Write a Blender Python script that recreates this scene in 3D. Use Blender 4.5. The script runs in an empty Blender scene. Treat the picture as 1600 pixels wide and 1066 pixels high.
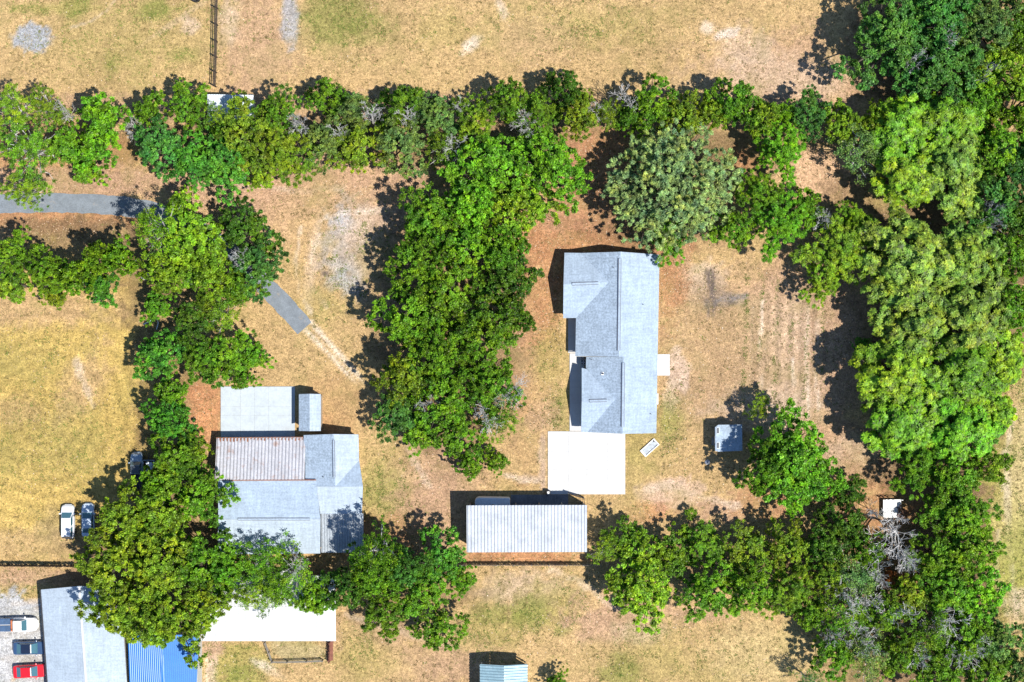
import bpy, math, random
import numpy as np
from mathutils import Vector, Matrix
C = bpy.context.scene.collection
scene = bpy.context.scene

# ------------------------------------------------------------------ camera, light, exposure
S = 0.09            # metres per photo pixel on the ground
HC = 200.0          # camera height
cam_d = bpy.data.cameras.new('camera'); cam = bpy.data.objects.new('camera', cam_d); C.objects.link(cam)
cam.location = (0, 0, HC); cam.rotation_euler = (0, 0, 0)
cam_d.sensor_width = 36.0; cam_d.lens = 50.0; cam_d.clip_start = 1.0; cam_d.clip_end = 8000.0
scene.camera = cam
SUN = Vector((0.485, -0.28, 1.0)).normalized()
elev = math.asin(SUN.z); azi = math.atan2(SUN.x, SUN.y)
world = bpy.data.worlds.new('World'); scene.world = world; world.use_nodes = True
wn = world.node_tree; bg = wn.nodes['Background']
sky = wn.nodes.new('ShaderNodeTexSky'); sky.sky_type = 'NISHITA'; sky.sun_disc = False
sky.sun_elevation = elev; sky.sun_rotation = azi; sky.air_density = 1.0; sky.dust_density = 0.2; sky.ozone_density = 5.0
wn.links.new(sky.outputs[0], bg.inputs[0]); bg.inputs[1].default_value = 0.11
sun_d = bpy.data.lights.new('sun', 'SUN'); sun_d.energy = 5.0; sun_d.angle = math.radians(0.5); sun_d.color = (1.0, 0.955, 0.88)
sun = bpy.data.objects.new('sun', sun_d); C.objects.link(sun); sun.rotation_euler = SUN.to_track_quat('Z', 'Y').to_euler()
sun.location = (60, -20, 150)
vs = scene.view_settings
vs.view_transform = 'Standard'; vs.look = 'None'; vs.gamma = 1.0; vs.use_curve_mapping = False
vs.exposure = 0.44

# ------------------------------------------------------------------ helpers
def P(px, py, h=0.0):
    k = S * (HC - h) / HC
    return Vector(((px - 800) * k, (533 - py) * k, h))

def link(o, parent=None):
    C.objects.link(o)
    if parent: o.parent = parent
    return o

def tag(o, label=None, cat=None, group=None, kind=None):
    if label: o['label'] = label
    if cat: o['category'] = cat
    if group: o['group'] = group
    if kind: o['kind'] = kind
    return o

def thing(name, label, cat, loc=(0, 0, 0), rz=0.0, group=None):
    o = bpy.data.objects.new(name, None); o.empty_display_size = 0.3
    o.location = loc; o.rotation_euler = (0, 0, rz)
    link(o); return tag(o, label, cat, group)

class MB:
    def __init__(s): s.v = []; s.f = []
    def face(s, pts):
        n = len(s.v); s.v += [tuple(p) for p in pts]; s.f.append(tuple(range(n, n + len(pts))))
    def box(s, x0, x1, y0, y1, z0, z1, rz=0.0, c=None):
        n = len(s.v); pts = []
        for z in (z0, z1):
            for x, y in ((x0, y0), (x1, y0), (x1, y1), (x0, y1)):
                if rz or c:
                    cx, cy = c if c else (0, 0)
                    x, y = cx + x * math.cos(rz) - y * math.sin(rz), cy + x * math.sin(rz) + y * math.cos(rz)
                pts.append((x, y, z))
        s.v += pts
        s.f += [tuple(n + i for i in q) for q in ((3, 2, 1, 0), (4, 5, 6, 7), (0, 1, 5, 4), (1, 2, 6, 5), (2, 3, 7, 6), (3, 0, 4, 7))]
        return s
    def prism(s, poly, z0, z1):
        n = len(s.v); k = len(poly)
        s.v += [(p[0], p[1], z0) for p in poly] + [(p[0], p[1], z1) for p in poly]
        s.f.append(tuple(n + i for i in reversed(range(k)))); s.f.append(tuple(n + k + i for i in range(k)))
        for i in range(k):
            j = (i + 1) % k; s.f.append((n + i, n + j, n + k + j, n + k + i))
        return s
    def tube(s, pts, rad, sides=6):
        pts = [Vector(p) for p in pts]; n = len(s.v)
        for i, p in enumerate(pts):
            d = (pts[min(i + 1, len(pts) - 1)] - pts[max(i - 1, 0)])
            d = d.normalized() if d.length > 1e-6 else Vector((0, 0, 1))
            a = d.orthogonal().normalized(); b = d.cross(a); r = rad[i] if hasattr(rad, '__len__') else rad
            for k in range(sides):
                t = 2 * math.pi * k / sides; q = p + a * (r * math.cos(t)) + b * (r * math.sin(t)); s.v.append(tuple(q))
        for i in range(len(pts) - 1):
            for k in range(sides):
                k2 = (k + 1) % sides
                s.f.append((n + i * sides + k, n + i * sides + k2, n + (i + 1) * sides + k2, n + (i + 1) * sides + k))
        s.f.append(tuple(n + k for k in reversed(range(sides)))); m = n + (len(pts) - 1) * sides
        s.f.append(tuple(m + k for k in range(sides)))
        return s
    def bar(s, a, b, w, h):           # rectangular bar between two points
        a = Vector(a); b = Vector(b); d = (b - a).normalized()
        up = Vector((0, 0, 1)) if abs(d.z) < 0.9 else Vector((1, 0, 0))
        sd = d.cross(up).normalized() * (w / 2); u = sd.cross(d).normalized() * (h / 2); n = len(s.v)
        for p in (a, b):
            for q in (sd + u, -sd + u, -sd - u, sd - u): s.v.append(tuple(p + q))
        s.f += [tuple(n + i for i in q) for q in ((0, 1, 2, 3), (7, 6, 5, 4), (0, 4, 5, 1), (1, 5, 6, 2), (2, 6, 7, 3), (3, 7, 4, 0))]
        return s
    def mesh(s, name, mat):
        me = bpy.data.meshes.new(name); me.from_pydata(s.v, [], s.f); me.update()
        if mat: me.materials.append(mat)
        return me
    def build(s, name, mat, parent=None, smooth=False, bevel=0.0):
        me = s.mesh(name, mat)
        if smooth: me.polygons.foreach_set('use_smooth', [True] * len(me.polygons))
        o = link(bpy.data.objects.new(name, me), parent)
        if bevel:
            m = o.modifiers.new('bevel', 'BEVEL'); m.width = bevel; m.segments = 2; m.limit_method = 'ANGLE'
        return o

def np_mesh(name, V, F, mat, attrs=None):
    V = np.ascontiguousarray(V, dtype=np.float32); F = np.ascontiguousarray(F, dtype=np.int32)
    me = bpy.data.meshes.new(name)
    me.vertices.add(len(V)); me.vertices.foreach_set('co', V.ravel())
    me.loops.add(F.size); me.loops.foreach_set('vertex_index', F.ravel())
    me.polygons.add(len(F)); me.polygons.foreach_set('loop_start', np.arange(0, F.size, F.shape[1], dtype=np.int32))
    me.update(calc_edges=True)
    for nm, (typ, dom, arr) in (attrs or {}).items():
        a = me.attributes.new(nm, typ, dom)
        a.data.foreach_set('color' if 'COLOR' in typ else 'value', np.ascontiguousarray(arr, dtype=np.float32).ravel())
    if mat: me.materials.append(mat)
    return me

# ------------------------------------------------------------------ materials
class NT:
    def __init__(s, name):
        s.m = bpy.data.materials.new(name); s.m.use_nodes = True; s.t = s.m.node_tree
        s.b = s.t.nodes['Principled BSDF']; s.out = s.t.nodes['Material Output']
    def n(s, typ, **kw):
        x = s.t.nodes.new(typ)
        for k, v in kw.items():
            if k in x.inputs.keys(): x.inputs[k].default_value = v
            else: setattr(x, k, v)
        return x
    def l(s, a, b): s.t.links.new(a, b)
    def noise(s, scale, detail=3, rough=0.6, co=None):
        x = s.n('ShaderNodeTexNoise'); x.inputs['Scale'].default_value = scale; x.inputs['Detail'].default_value = detail; x.inputs['Roughness'].default_value = rough
        if co is not None: s.l(co, x.inputs['Vector'])
        return x.outputs['Fac']
    def ramp(s, fac, stops):
        r = s.n('ShaderNodeValToRGB'); e = r.color_ramp.elements
        while len(e) < len(stops): e.new(0.5)
        for i, (p, c) in enumerate(stops):
            e[i].position = p; e[i].color = (c, c, c, 1) if not hasattr(c, '__len__') else (*c, 1)
        s.l(fac, r.inputs[0]); return r.outputs[0]
    def mix(s, fac, a, b, mode='MIX'):
        x = s.n('ShaderNodeMix', data_type='RGBA', blend_type=mode)
        for sock, v in ((x.inputs[0], fac), (x.inputs[6], a), (x.inputs[7], b)):
            if hasattr(v, 'links'): s.l(v, sock)
            elif hasattr(v, '__len__'): sock.default_value = (*v[:3], 1)
            else: sock.default_value = v if sock.type == 'VALUE' else (v, v, v, 1)
        return x.outputs[2]
    def bump(s, h, dist, strength=1.0):
        x = s.n('ShaderNodeBump'); x.inputs['Distance'].default_value = dist; x.inputs['Strength'].default_value = strength
        s.l(h, x.inputs['Height']); s.l(x.outputs[0], s.b.inputs['Normal'])
    def geo_pos(s): return s.n('ShaderNodeNewGeometry').outputs['Position']

def surf(name, col, rough=0.7, metal=0.0, var=0.25, scale=3.0, fine=25.0, fvar=0.2, dirt=None, bump=0.0, spec=0.4):
    """general surface: colour with broad and fine variation, optional patches of a second colour"""
    t = NT(name); p = t.geo_pos()
    v = t.ramp(t.noise(scale, 4, 0.65, p), [(0.3, 1 - var), (0.7, 1 + var * 0.6)])
    f = t.ramp(t.noise(fine, 2, 0.5, p), [(0.3, 1 - fvar), (0.7, 1 + fvar * 0.7)])
    c = t.mix(1.0, t.mix(1.0, col, v, 'MULTIPLY'), f, 'MULTIPLY')
    if dirt:
        dc, ds, lo, hi = dirt
        c = t.mix(t.ramp(t.noise(ds, 5, 0.7, p), [(lo, 0.0), (hi, 1.0)]), c, dc)
    t.l(c, t.b.inputs['Base Color'])
    t.b.inputs['Roughness'].default_value = rough; t.b.inputs['Metallic'].default_value = metal
    t.b.inputs['Specular IOR Level'].default_value = spec
    if bump: t.bump(t.noise(fine, 3, 0.6, p), bump)
    return t.m

M = {}
def shingle(name, col, fvar):
    t = NT(name); p = t.geo_pos()
    v = t.ramp(t.noise(0.5, 4, 0.65, p), [(0.3, .90), (0.7, 1.06)]); f = t.ramp(t.noise(4.2, 2, 0.55, p), [(0.3, 1 - fvar), (0.7, 1 + fvar * .7)])
    c = t.mix(1.0, t.mix(1.0, col, v, 'MULTIPLY'), f, 'MULTIPLY')
    for sc_x, sc_y in ((.35, 3.2), (3.2, .35)):          # courses and water streaks along both roof directions
        mp = t.n('ShaderNodeMapping'); mp.inputs['Scale'].default_value = (sc_x, sc_y, .3); t.l(p, mp.inputs['Vector'])
        c = t.mix(1.0, c, t.ramp(t.noise(1.0, 3, .6, mp.outputs[0]), [(0.3, .90), (0.7, 1.07)]), 'MULTIPLY')
    c = t.mix(t.ramp(t.noise(1.7, 5, .8, p), [(0.70, 0.0), (0.78, 0.5)]), c, (0.16, 0.15, 0.14))
    t.l(c, t.b.inputs['Base Color']); t.b.inputs['Roughness'].default_value = .9; t.b.inputs['Specular IOR Level'].default_value = .2
    t.bump(t.noise(6.0, 3, .6, p), .02)
    return t.m
M['shingle'] = shingle('shingle', (0.345, 0.425, 0.52), .16)
M['shingle_shade'] = shingle('shingle_speckled_shade', (0.33, 0.41, 0.505), .27)  # speckled copy, darkened for slopes turned away from the sun
M['shingle_pale'] = shingle('shingle_pale', (0.385, 0.455, 0.53), .13)  # workshop roof; sunward slopes elsewhere take it as their lit tone
M['concrete'] = surf('concrete', (0.54, 0.54, 0.535), 0.85, var=0.05, scale=0.5, fine=6, fvar=0.06, dirt=((0.44, 0.42, 0.39), 0.45, 0.55, 0.85))
M['concrete_old'] = surf('concrete_old', (0.44, 0.49, 0.525), 0.85, var=0.10, scale=0.6, fine=4, fvar=0.07, dirt=((0.36, 0.38, 0.40), 0.45, 0.58, 0.85))
M['joint'] = surf('concrete_joint', (0.42, 0.42, 0.41), 0.95)
M['asphalt'] = surf('asphalt', (0.19, 0.215, 0.24), 0.9, var=0.22, scale=0.8, fine=7, fvar=0.18, dirt=((0.33, 0.28, 0.22), 0.5, 0.6, 0.85), bump=0.01)
M['gravel_slab'] = surf('grey_slab', (0.20, 0.20, 0.21), 0.9, var=0.3, scale=0.8, fine=6, fvar=0.2)
M['tin_white'] = surf('tin_white', (0.46, 0.49, 0.54), 0.45, 0.1, var=0.14, scale=0.5, fine=5, fvar=0.12, dirt=((0.30, 0.32, 0.37), 0.6, 0.50, 0.8))
M['tin_rust'] = surf('tin_rusty', (0.47, 0.47, 0.50), 0.5, 0.1, var=0.14, scale=0.6, fine=5, fvar=0.15, dirt=((0.34, 0.22, 0.17), 0.8, 0.55, 0.75))
M['rust'] = surf('rust', (0.27, 0.13, 0.085), 0.9, var=0.3, scale=1.5, fine=8, fvar=0.3)
M['tin_grey'] = surf('tin_grey', (0.36, 0.40, 0.44), 0.45, 0.1, var=0.2, scale=0.8, fine=5, fvar=0.2, dirt=((0.20, 0.18, 0.16), 1.0, 0.6, 0.75))
M['tin_blue'] = surf('tin_blue', (0.02, 0.17, 0.50), 0.4, 0.0, var=0.10, scale=0.6, fine=5, fvar=0.08)
M['tin_teal'] = surf('tin_teal', (0.26, 0.39, 0.45), 0.45, 0.1, var=0.15, scale=0.7, fine=5, fvar=0.12, dirt=((0.45, 0.55, 0.6), 0.8, 0.55, 0.8))
M['tin_bright'] = surf('tin_bright', (0.55, 0.555, 0.56), 0.5, 0.0, var=0.04, scale=0.6, fine=5, fvar=0.04, dirt=((0.62, 0.62, 0.6), 0.5, 0.62, 0.9))
M['tin_pale'] = surf('tin_pale_blue', (0.60, 0.66, 0.72), 0.5, 0.0, var=0.1, scale=0.6, fine=5, fvar=0.1)
M['tin_shed'] = surf('tin_shed', (0.31, 0.39, 0.48), 0.6, 0.0, var=0.25, scale=0.9, fine=5, fvar=0.25, dirt=((0.42, 0.45, 0.48), 1.3, 0.60, 0.72))
M['siding'] = surf('siding', (0.55, 0.54, 0.50), 0.8, var=0.08, scale=0.8)
M['siding_tan'] = surf('siding_tan', (0.42, 0.36, 0.29), 0.8, var=0.12, scale=0.8)
M['white'] = surf('white_paint', (0.80, 0.80, 0.79), 0.5, var=0.05)
M['dark'] = surf('dark_metal', (0.035, 0.035, 0.04), 0.6, var=0.2)
M['vent'] = surf('vent_base', (0.16, 0.17, 0.20), 0.8, var=0.1)
M['glass'] = surf('window_glass', (0.06, 0.15, 0.19), 0.08, var=0.05, fvar=0.0, spec=0.8)  # teal base colour stands in for the reflected sky
M['wood_dark'] = surf('dark_timber', (0.060, 0.045, 0.036), 0.9, var=0.35, scale=2)
M['wood_grey'] = surf('grey_timber', (0.25, 0.235, 0.21), 0.9, var=0.3, scale=2)
M['wood_red'] = surf('red_brown_timber', (0.24, 0.10, 0.07), 0.9, var=0.3, scale=2)
M['bark'] = surf('bark', (0.13, 0.105, 0.085), 0.95, var=0.35, scale=2.0, fine=12, fvar=0.3)
M['bark_grey'] = surf('bark_grey', (0.60, 0.58, 0.56), 0.95, var=0.3, scale=2.0, fine=10, fvar=0.25)
M['rubber'] = surf('rubber', (0.02, 0.02, 0.02), 0.9)
M['rim'] = surf('rim', (0.45, 0.45, 0.47), 0.35, 0.8)
M['lamp_red'] = surf('tail_lens', (0.35, 0.015, 0.015), 0.3)
M['lamp_clear'] = surf('head_lens', (0.75, 0.75, 0.75), 0.15)
M['orange'] = surf('orange_paint', (0.50, 0.16, 0.06), 0.5, var=0.2)
M['rock'] = surf('pale_rock', (0.55, 0.57, 0.6), 0.8, var=0.4, scale=3)

def paint(name, col, rough=0.22):
    t = NT(name); t.b.inputs['Base Color'].default_value = (*col, 1); t.b.inputs['Roughness'].default_value = rough
    t.b.inputs['Coat Weight'].default_value = 0.6; t.b.inputs['Coat Roughness'].default_value = 0.06
    p = t.geo_pos(); t.l(t.mix(1.0, col, t.ramp(t.noise(2.5, 3, 0.6, p), [(0.3, 0.88), (0.7, 1.06)]), 'MULTIPLY'), t.b.inputs['Base Color'])
    return t.m

def leaf_material():
    t = NT('leaf')
    oi = t.n('ShaderNodeObjectInfo'); at = t.n('ShaderNodeAttribute', attribute_name='tone')
    tone = at.outputs['Fac']
    v = t.ramp(tone, [(0.0, 0.30), (0.5, 1.0), (1.0, 2.1)])
    c = t.mix(1.0, oi.outputs['Color'], v, 'MULTIPLY')
    yel = t.mix(1.0, oi.outputs['Color'], (1.55, 1.12, 0.75), 'MULTIPLY')
    c = t.mix(t.ramp(tone, [(0.62, 0.0), (1.0, 0.75)]), c, yel)
    gi = t.n('ShaderNodeNewGeometry')
    hv = t.ramp(t.noise(0.42, 3, .6, gi.outputs['Position']), [(0.34, (1.28, 1.03, .75)), (0.5, (1, 1, 1)), (0.66, (.74, .90, 1.25))]); c = t.mix(1.0, c, hv, 'MULTIPLY')
    c = t.mix(1.0, c, t.ramp(t.noise(1.6, 3, .7, gi.outputs['Position']), [(0.34, .62), (0.62, 1.25)]), 'MULTIPLY')
    c = t.mix(t.ramp(gi.outputs['Random Per Island'], [(0.982, 0.0), (0.99, 0.6)]), c, (0.24, 0.20, 0.09))
    t.l(c, t.b.inputs['Base Color'])
    t.b.inputs['Roughness'].default_value = 0.5; t.b.inputs['Specular IOR Level'].default_value = 0.35
    tr = t.n('ShaderNodeBsdfTranslucent'); t.l(t.mix(1.0, c, (1.0, 1.15, 0.55), 'MULTIPLY'), tr.inputs[0])
    ms = t.n('ShaderNodeMixShader'); ms.inputs[0].default_value = 0.33
    t.l(t.b.outputs[0], ms.inputs[1]); t.l(tr.outputs[0], ms.inputs[2]); t.l(ms.outputs[0], t.out.inputs[0])
    return t.m
M['leaf'] = leaf_material()

def tuft_material(name, cols):
    t = NT(name); g = t.n('ShaderNodeNewGeometry')
    k = len(cols)
    c = t.ramp(g.outputs['Random Per Island'], [(i / (k - 1), col) for i, col in enumerate(cols)])
    t.l(c, t.b.inputs['Base Color']); t.b.inputs['Roughness'].default_value = 0.9; t.b.inputs['Specular IOR Level'].default_value = 0.15
    return t.m
M['straw'] = tuft_material('straw', [(0.30, 0.21, 0.09), (0.52, 0.40, 0.20), (0.40, 0.33, 0.12), (0.62, 0.52, 0.32)])
M['green_tuft'] = tuft_material('green_tuft', [(0.10, 0.15, 0.03), (0.17, 0.22, 0.05), (0.24, 0.26, 0.07)])
M['litter'] = tuft_material('litter', [(0.16, 0.09, 0.05), (0.42, 0.24, 0.12), (0.60, 0.45, 0.30), (0.30, 0.17, 0.09), (0.72, 0.60, 0.46)])

# ------------------------------------------------------------------ ground
rs = np.random.RandomState(7)
def vnoise(x, y, cell, seed, octaves=3):
    out = np.zeros_like(x); amp = 1.0; tot = 0
    for o in range(octaves):
        r = np.random.RandomState(seed + o * 17); L = r.rand(256, 256)
        u = x / cell; v = y / cell
        i = np.floor(u).astype(int); j = np.floor(v).astype(int); fu = u - i; fv = v - j
        fu = fu * fu * (3 - 2 * fu); fv = fv * fv * (3 - 2 * fv)
        a = L[i % 256, j % 256]; b = L[(i + 1) % 256, j % 256]; c = L[i % 256, (j + 1) % 256]; d = L[(i + 1) % 256, (j + 1) % 256]
        out += amp * ((a * (1 - fu) + b * fu) * (1 - fv) + (c * (1 - fu) + d * fu) * fv); tot += amp; amp *= 0.55; cell *= 0.5
    return out / tot

STRAW = (0.43, 0.29, 0.138); GOLD = (0.43, 0.30, 0.095); PINK = (0.39, 0.245, 0.155); ORANGE = (0.36, 0.18, 0.09)
SANDY = (0.51, 0.38, 0.275); WHITE = (0.66, 0.57, 0.48); GREEN = (0.17, 0.20, 0.04); OLIVE = (0.31, 0.255, 0.08)
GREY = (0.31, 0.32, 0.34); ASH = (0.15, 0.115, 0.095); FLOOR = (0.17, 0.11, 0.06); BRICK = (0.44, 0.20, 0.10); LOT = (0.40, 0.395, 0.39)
# patches of the ground: (cx, cy, rx, ry, colour, strength, rotation, softness)
PATCH = [
 (800, 60, 900, 95, STRAW, 1, 0, .6), (200, 60, 150, 70, OLIVE, .35, 0, .9), (1270, 110, 170, 60, PINK, .8, 0, .8), (1230, 130, 130, 40, SANDY, .5, 0, 1),
 (400, 70, 60, 90, PINK, .7, 0, .8), (360, 30, 14, 40, SANDY, .7, 0, .8), (300, 40, 15, 12, SANDY, .7, 0, .8), (1360, 140, 40, 20, ORANGE, .4, 0, .8),
 (520, 30, 50, 45, GREEN, .45, 0, .9), (115, 12, 20, 14, GREEN, .5, 0, .9), (240, 15, 25, 18, GREEN, .5, 0, .9), (175, 100, 10, 16, GREEN, .35, 0, .9), (580, 45, 35, 20, GREEN, .25, 0, .9),
 (60, 15, 50, 10, GREEN, .3, 0, .9), (90, 12, 60, 8, OLIVE, .4, 0, .9), (690, 45, 40, 30, OLIVE, .4, 0, .9), (900, 40, 130, 35, OLIVE, .4, 0, .9), (285, 85, 22, 12, GREEN, .25, 0, .9),
 (735, 70, 16, 8, WHITE, .6, -.7, .8), (1138, 53, 18, 7, WHITE, .8, -.3, .7), (1103, 44, 9, 9, WHITE, .5, 0, .8), (1160, 75, 40, 30, SANDY, .5, 0, .9), (785, 15, 6, 16, WHITE, .4, -.4, .8), (835, 60, 60, 35, PINK, .35, 0, .9),
 (54, 58, 32, 21, GREY, .95, 0, .35), (452, 25, 13, 46, GREY, .75, 0, .6), (280, 30, 60, 4, SANDY, .3, -.6, .8),
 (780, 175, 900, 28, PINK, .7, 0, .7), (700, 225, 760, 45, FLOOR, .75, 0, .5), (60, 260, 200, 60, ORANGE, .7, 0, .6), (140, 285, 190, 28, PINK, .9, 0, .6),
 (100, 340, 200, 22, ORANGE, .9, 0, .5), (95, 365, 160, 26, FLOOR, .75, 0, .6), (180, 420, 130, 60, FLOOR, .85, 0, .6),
 (470, 330, 160, 70, PINK, 1, 0, .6), (520, 280, 140, 40, PINK, 1, 0, .6), (510, 430, 110, 130, STRAW, .8, 0, .8), (400, 480, 70, 90, STRAW, .9, 0, .6), (440, 560, 120, 60, STRAW, .8, 0, .7), (330, 300, 90, 30, PINK, .9, 0, .6),
 (550, 385, 50, 68, GREY, .55, 0, .6), (535, 345, 22, 20, (0.34, 0.36, 0.40), .7, 0, .7), (545, 440, 30, 22, (0.30, 0.33, 0.33), .6, .5, .7), (570, 360, 40, 30, SANDY, .6, 0, .8), (585, 400, 26, 34, OLIVE, .6, .4, .8), (508, 427, 7, 5, (0.18, 0.13, 0.10), .8, 0, .5), (600, 340, 45, 14, SANDY, .6, 0, .9),
 (490, 400, 10, 70, SANDY, .5, .15, .8), (620, 420, 60, 120, PINK, .5, 0, .8), (500, 480, 40, 30, OLIVE, .4, 0, .8),
 (90, 640, 200, 230, GOLD, 1, 0, .3), (50, 480, 130, 30, PINK, .6, 0, .8), (130, 600, 30, 60, PINK, .5, .5, .8), (60, 690, 70, 60, OLIVE, .35, 0, .9), (40, 560, 60, 40, OLIVE, .3, 0, .9), (25, 640, 40, 20, PINK, .3, 0, .9),(120, 700, 60, 50, OLIVE, .3, 0, .9), (90, 850, 120, 24, STRAW, .8, 0, .7), (60, 905, 80, 20, PINK, .8, 0, .6), (50, 925, 70, 14, OLIVE, .5, 0, .8),
 (20, 1010, 76, 80, LOT, 1, 0, .15), (60, 945, 30, 12, GREY, .6, 0, .6), (20, 1020, 50, 50, (0.48, 0.47, 0.46), .6, 0, .8),
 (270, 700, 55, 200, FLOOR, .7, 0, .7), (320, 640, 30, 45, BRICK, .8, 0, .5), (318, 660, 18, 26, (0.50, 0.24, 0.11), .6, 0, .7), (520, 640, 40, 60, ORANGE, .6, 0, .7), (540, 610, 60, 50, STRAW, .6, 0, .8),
 (600, 770, 70, 110, STRAW, 1, 0, .6), (600, 760, 40, 50, GREEN, .40, 0, .9), (690, 740, 70, 60, PINK, .8, 0, .8), (680, 800, 60, 70, PINK, .8, 0, .8), (600, 850, 60, 40, ORANGE, .7, 0, .8), (620, 690, 60, 40, STRAW, .6, 0, .8), (690, 690, 40, 30, PINK, .8, 0, .8),
 (820, 560, 45, 150, ORANGE, .75, 0, .7), (865, 370, 55, 60, ORANGE, .9, 0, .6), (880, 345, 30, 30, PINK, .7, 0, .7), (855, 460, 22, 100, ORANGE, .7, 0, .7), (850, 620, 40, 80, STRAW, .7, 0, .8), (860, 560, 25, 50, OLIVE, .5, 0, .8), (875, 650, 18, 40, GREEN, .35, 0, .9), (800, 690, 60, 40, STRAW, .7, 0, .8), (848, 725, 6, 50, (0.42, 0.30, 0.22), .8, 0, .4), (820, 748, 30, 6, SANDY, .7, .15, .6), (855, 650, 30, 25, PINK, .5, 0, .8),
 (930, 290, 60, 110, (0.36, 0.18, 0.10), .9, 0, .5), (960, 240, 40, 40, ORANGE, .6, 0, .6), (970, 380, 120, 18, ORANGE, .8, 0, .6), (1050, 330, 120, 80, FLOOR, .6, 0, .7),
 (1060, 430, 30, 60, ORANGE, .75, 0, .7), (1080, 480, 60, 60, STRAW, .7, 0, .8), (1060, 430, 22, 40, PINK, .5, 0, .8),
 (1220, 540, 150, 130, PINK, .95, 0, .6), (1240, 560, 90, 100, SANDY, .6, 0, .7), (1105, 445, 26, 40, SANDY, .7, .2, .6), (1115, 470, 26, 36, ASH, .85, -.2, .6), (1140, 467, 28, 14, (0.20, 0.17, 0.155), .95, 0, .5), (1100, 430, 34, 22, SANDY, .6, 0, .7),
 (1110, 540, 60, 60, STRAW, .6, 0, .8), (1100, 600, 60, 60, PINK, .5, 0, .8), (1125, 560, 110, 120, (0.37, 0.245, 0.13), .6, 0, .8), (1045, 430, 24, 70, ORANGE, .8, 0, .7), (1062, 580, 15, 34, (0.50, 0.36, 0.26), 1, 0, .4), (1048, 625, 12, 24, SANDY, .6, 0, .6), (1040, 690, 28, 50, OLIVE, .6, 0, .8), (1045, 660, 22, 40, GREEN, .35, 0, .9), (1060, 720, 50, 50, STRAW, .6, 0, .8), (1000, 700, 30, 40, OLIVE, .4, 0, .8),
 (1052, 772, 62, 24, (0.53, 0.36, 0.245), 1, .1, .35), (1150, 795, 80, 26, PINK, .9, 0, .5), (1190, 790, 60, 30, ORANGE, .7, 0, .6), (1010, 800, 40, 16, BRICK, .6, 0, .7), (990, 740, 22, 60, OLIVE, .4, 0, .8), (960, 800, 40, 20, STRAW, .6, 0, .8),
 (1290, 270, 60, 36, (0.52, 0.33, 0.20), 1, 0, .5), (1160, 250, 20, 20, ORANGE, .8, 0, .6), (1330, 300, 40, 40, FLOOR, .7, 0, .7), (1280, 400, 70, 60, PINK, .4, 0, .8), (1330, 470, 60, 60, PINK, .6, 0, .8), (1320, 560, 60, 90, (0.42, 0.27, 0.17), .8, 0, .6), (1300, 690, 60, 50, PINK, .8, 0, .7), (1350, 720, 60, 40, SANDY, .5, 0, .8), (1340, 760, 60, 40, ORANGE, .5, 0, .8), (1200, 640, 80, 30, SANDY, .7, 0, .8),
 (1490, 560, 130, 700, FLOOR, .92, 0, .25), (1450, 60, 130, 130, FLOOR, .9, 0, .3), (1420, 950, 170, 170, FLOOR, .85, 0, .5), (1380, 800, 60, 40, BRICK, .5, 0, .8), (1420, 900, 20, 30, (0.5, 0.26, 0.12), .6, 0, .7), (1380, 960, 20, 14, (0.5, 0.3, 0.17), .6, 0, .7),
 (1620, 800, 78, 260, OLIVE, 1, 0, .25), (1600, 720, 30, 110, (0.46, 0.36, 0.18), .8, 0, .8), (1580, 830, 30, 60, (0.45, 0.37, 0.15), .6, 0, .8), (1595, 900, 40, 80, (0.28, 0.28, 0.07), .7, 0, .8), (1595, 950, 20, 30, SANDY, .7, 0, .7), (1575, 630, 18, 60, STRAW, .7, 0, .7), (1600, 1000, 50, 40, STRAW, .6, 0, .8),
 (900, 980, 400, 110, STRAW, 1, 0, .3), (820, 870, 110, 10, BRICK, .8, 0, .5), (760, 868, 40, 8, ORANGE, .6, 0, .6), (820, 920, 70, 26, SANDY, .6, 0, .8), (860, 950, 60, 40, OLIVE, .7, 0, .8), (830, 960, 30, 25, GREEN, .4, 0, .9), (880, 985, 16, 10, GREEN, .4, 0, .9), (970, 970, 90, 40, PINK, .9, 0, .7), (1000, 990, 40, 16, SANDY, .6, 0, .8), (1060, 1030, 120, 50, OLIVE, .5, 0, .9), (970, 1050, 30, 26, GREEN, .4, 0, .9), (1150, 1000, 90, 40, STRAW, .8, 0, .8), (1200, 1020, 80, 50, (0.50, 0.38, 0.18), .7, 0, .8), (1080, 960, 60, 16, PINK, .7, 0, .7),
 (620, 1010, 130, 70, STRAW, .9, 0, .6), (600, 980, 60, 30, PINK, .7, 0, .8), (680, 1040, 60, 40, PINK, .5, 0, .8), (560, 1020, 40, 40, OLIVE, .5, 0, .8), (760, 990, 50, 40, OLIVE, .5, 0, .8), (770, 960, 40, 14, GREEN, .4, 0, .9), (740, 1040, 60, 30, PINK, .6, 0, .8),
 (370, 1040, 70, 40, OLIVE, .9, 0, .5), (330, 1020, 12, 60, SANDY, .9, .1, .5), (420, 1045, 26, 8, WHITE, .6, .5, .7), (370, 1055, 30, 16, GREEN, .45, 0, .9), (465, 1018, 50, 18, (0.36, 0.29, 0.15), .9, 0, .3), (330, 1010, 20, 20, PINK, .8, 0, .7), (470, 1050, 60, 14, STRAW, .8, 0, .7), (520, 985, 20, 30, (0.38, 0.24, 0.15), .7, 0, .7),
 (600, 920, 150, 50, FLOOR, .6, 0, .7), (1110, 880, 170, 50, FLOOR, .6, 0, .7), (700, 520, 110, 200, FLOOR, .7, 0, .5), (90, 820, 30, 30, (0.24, 0.18, 0.10), .5, 0, .8), (230, 890, 120, 120, FLOOR, .7, 0, .6), (230, 480, 30, 60, FLOOR, .7, 0, .7), (800, 560, 30, 90, PINK, .35, 0, .8),
]
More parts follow.
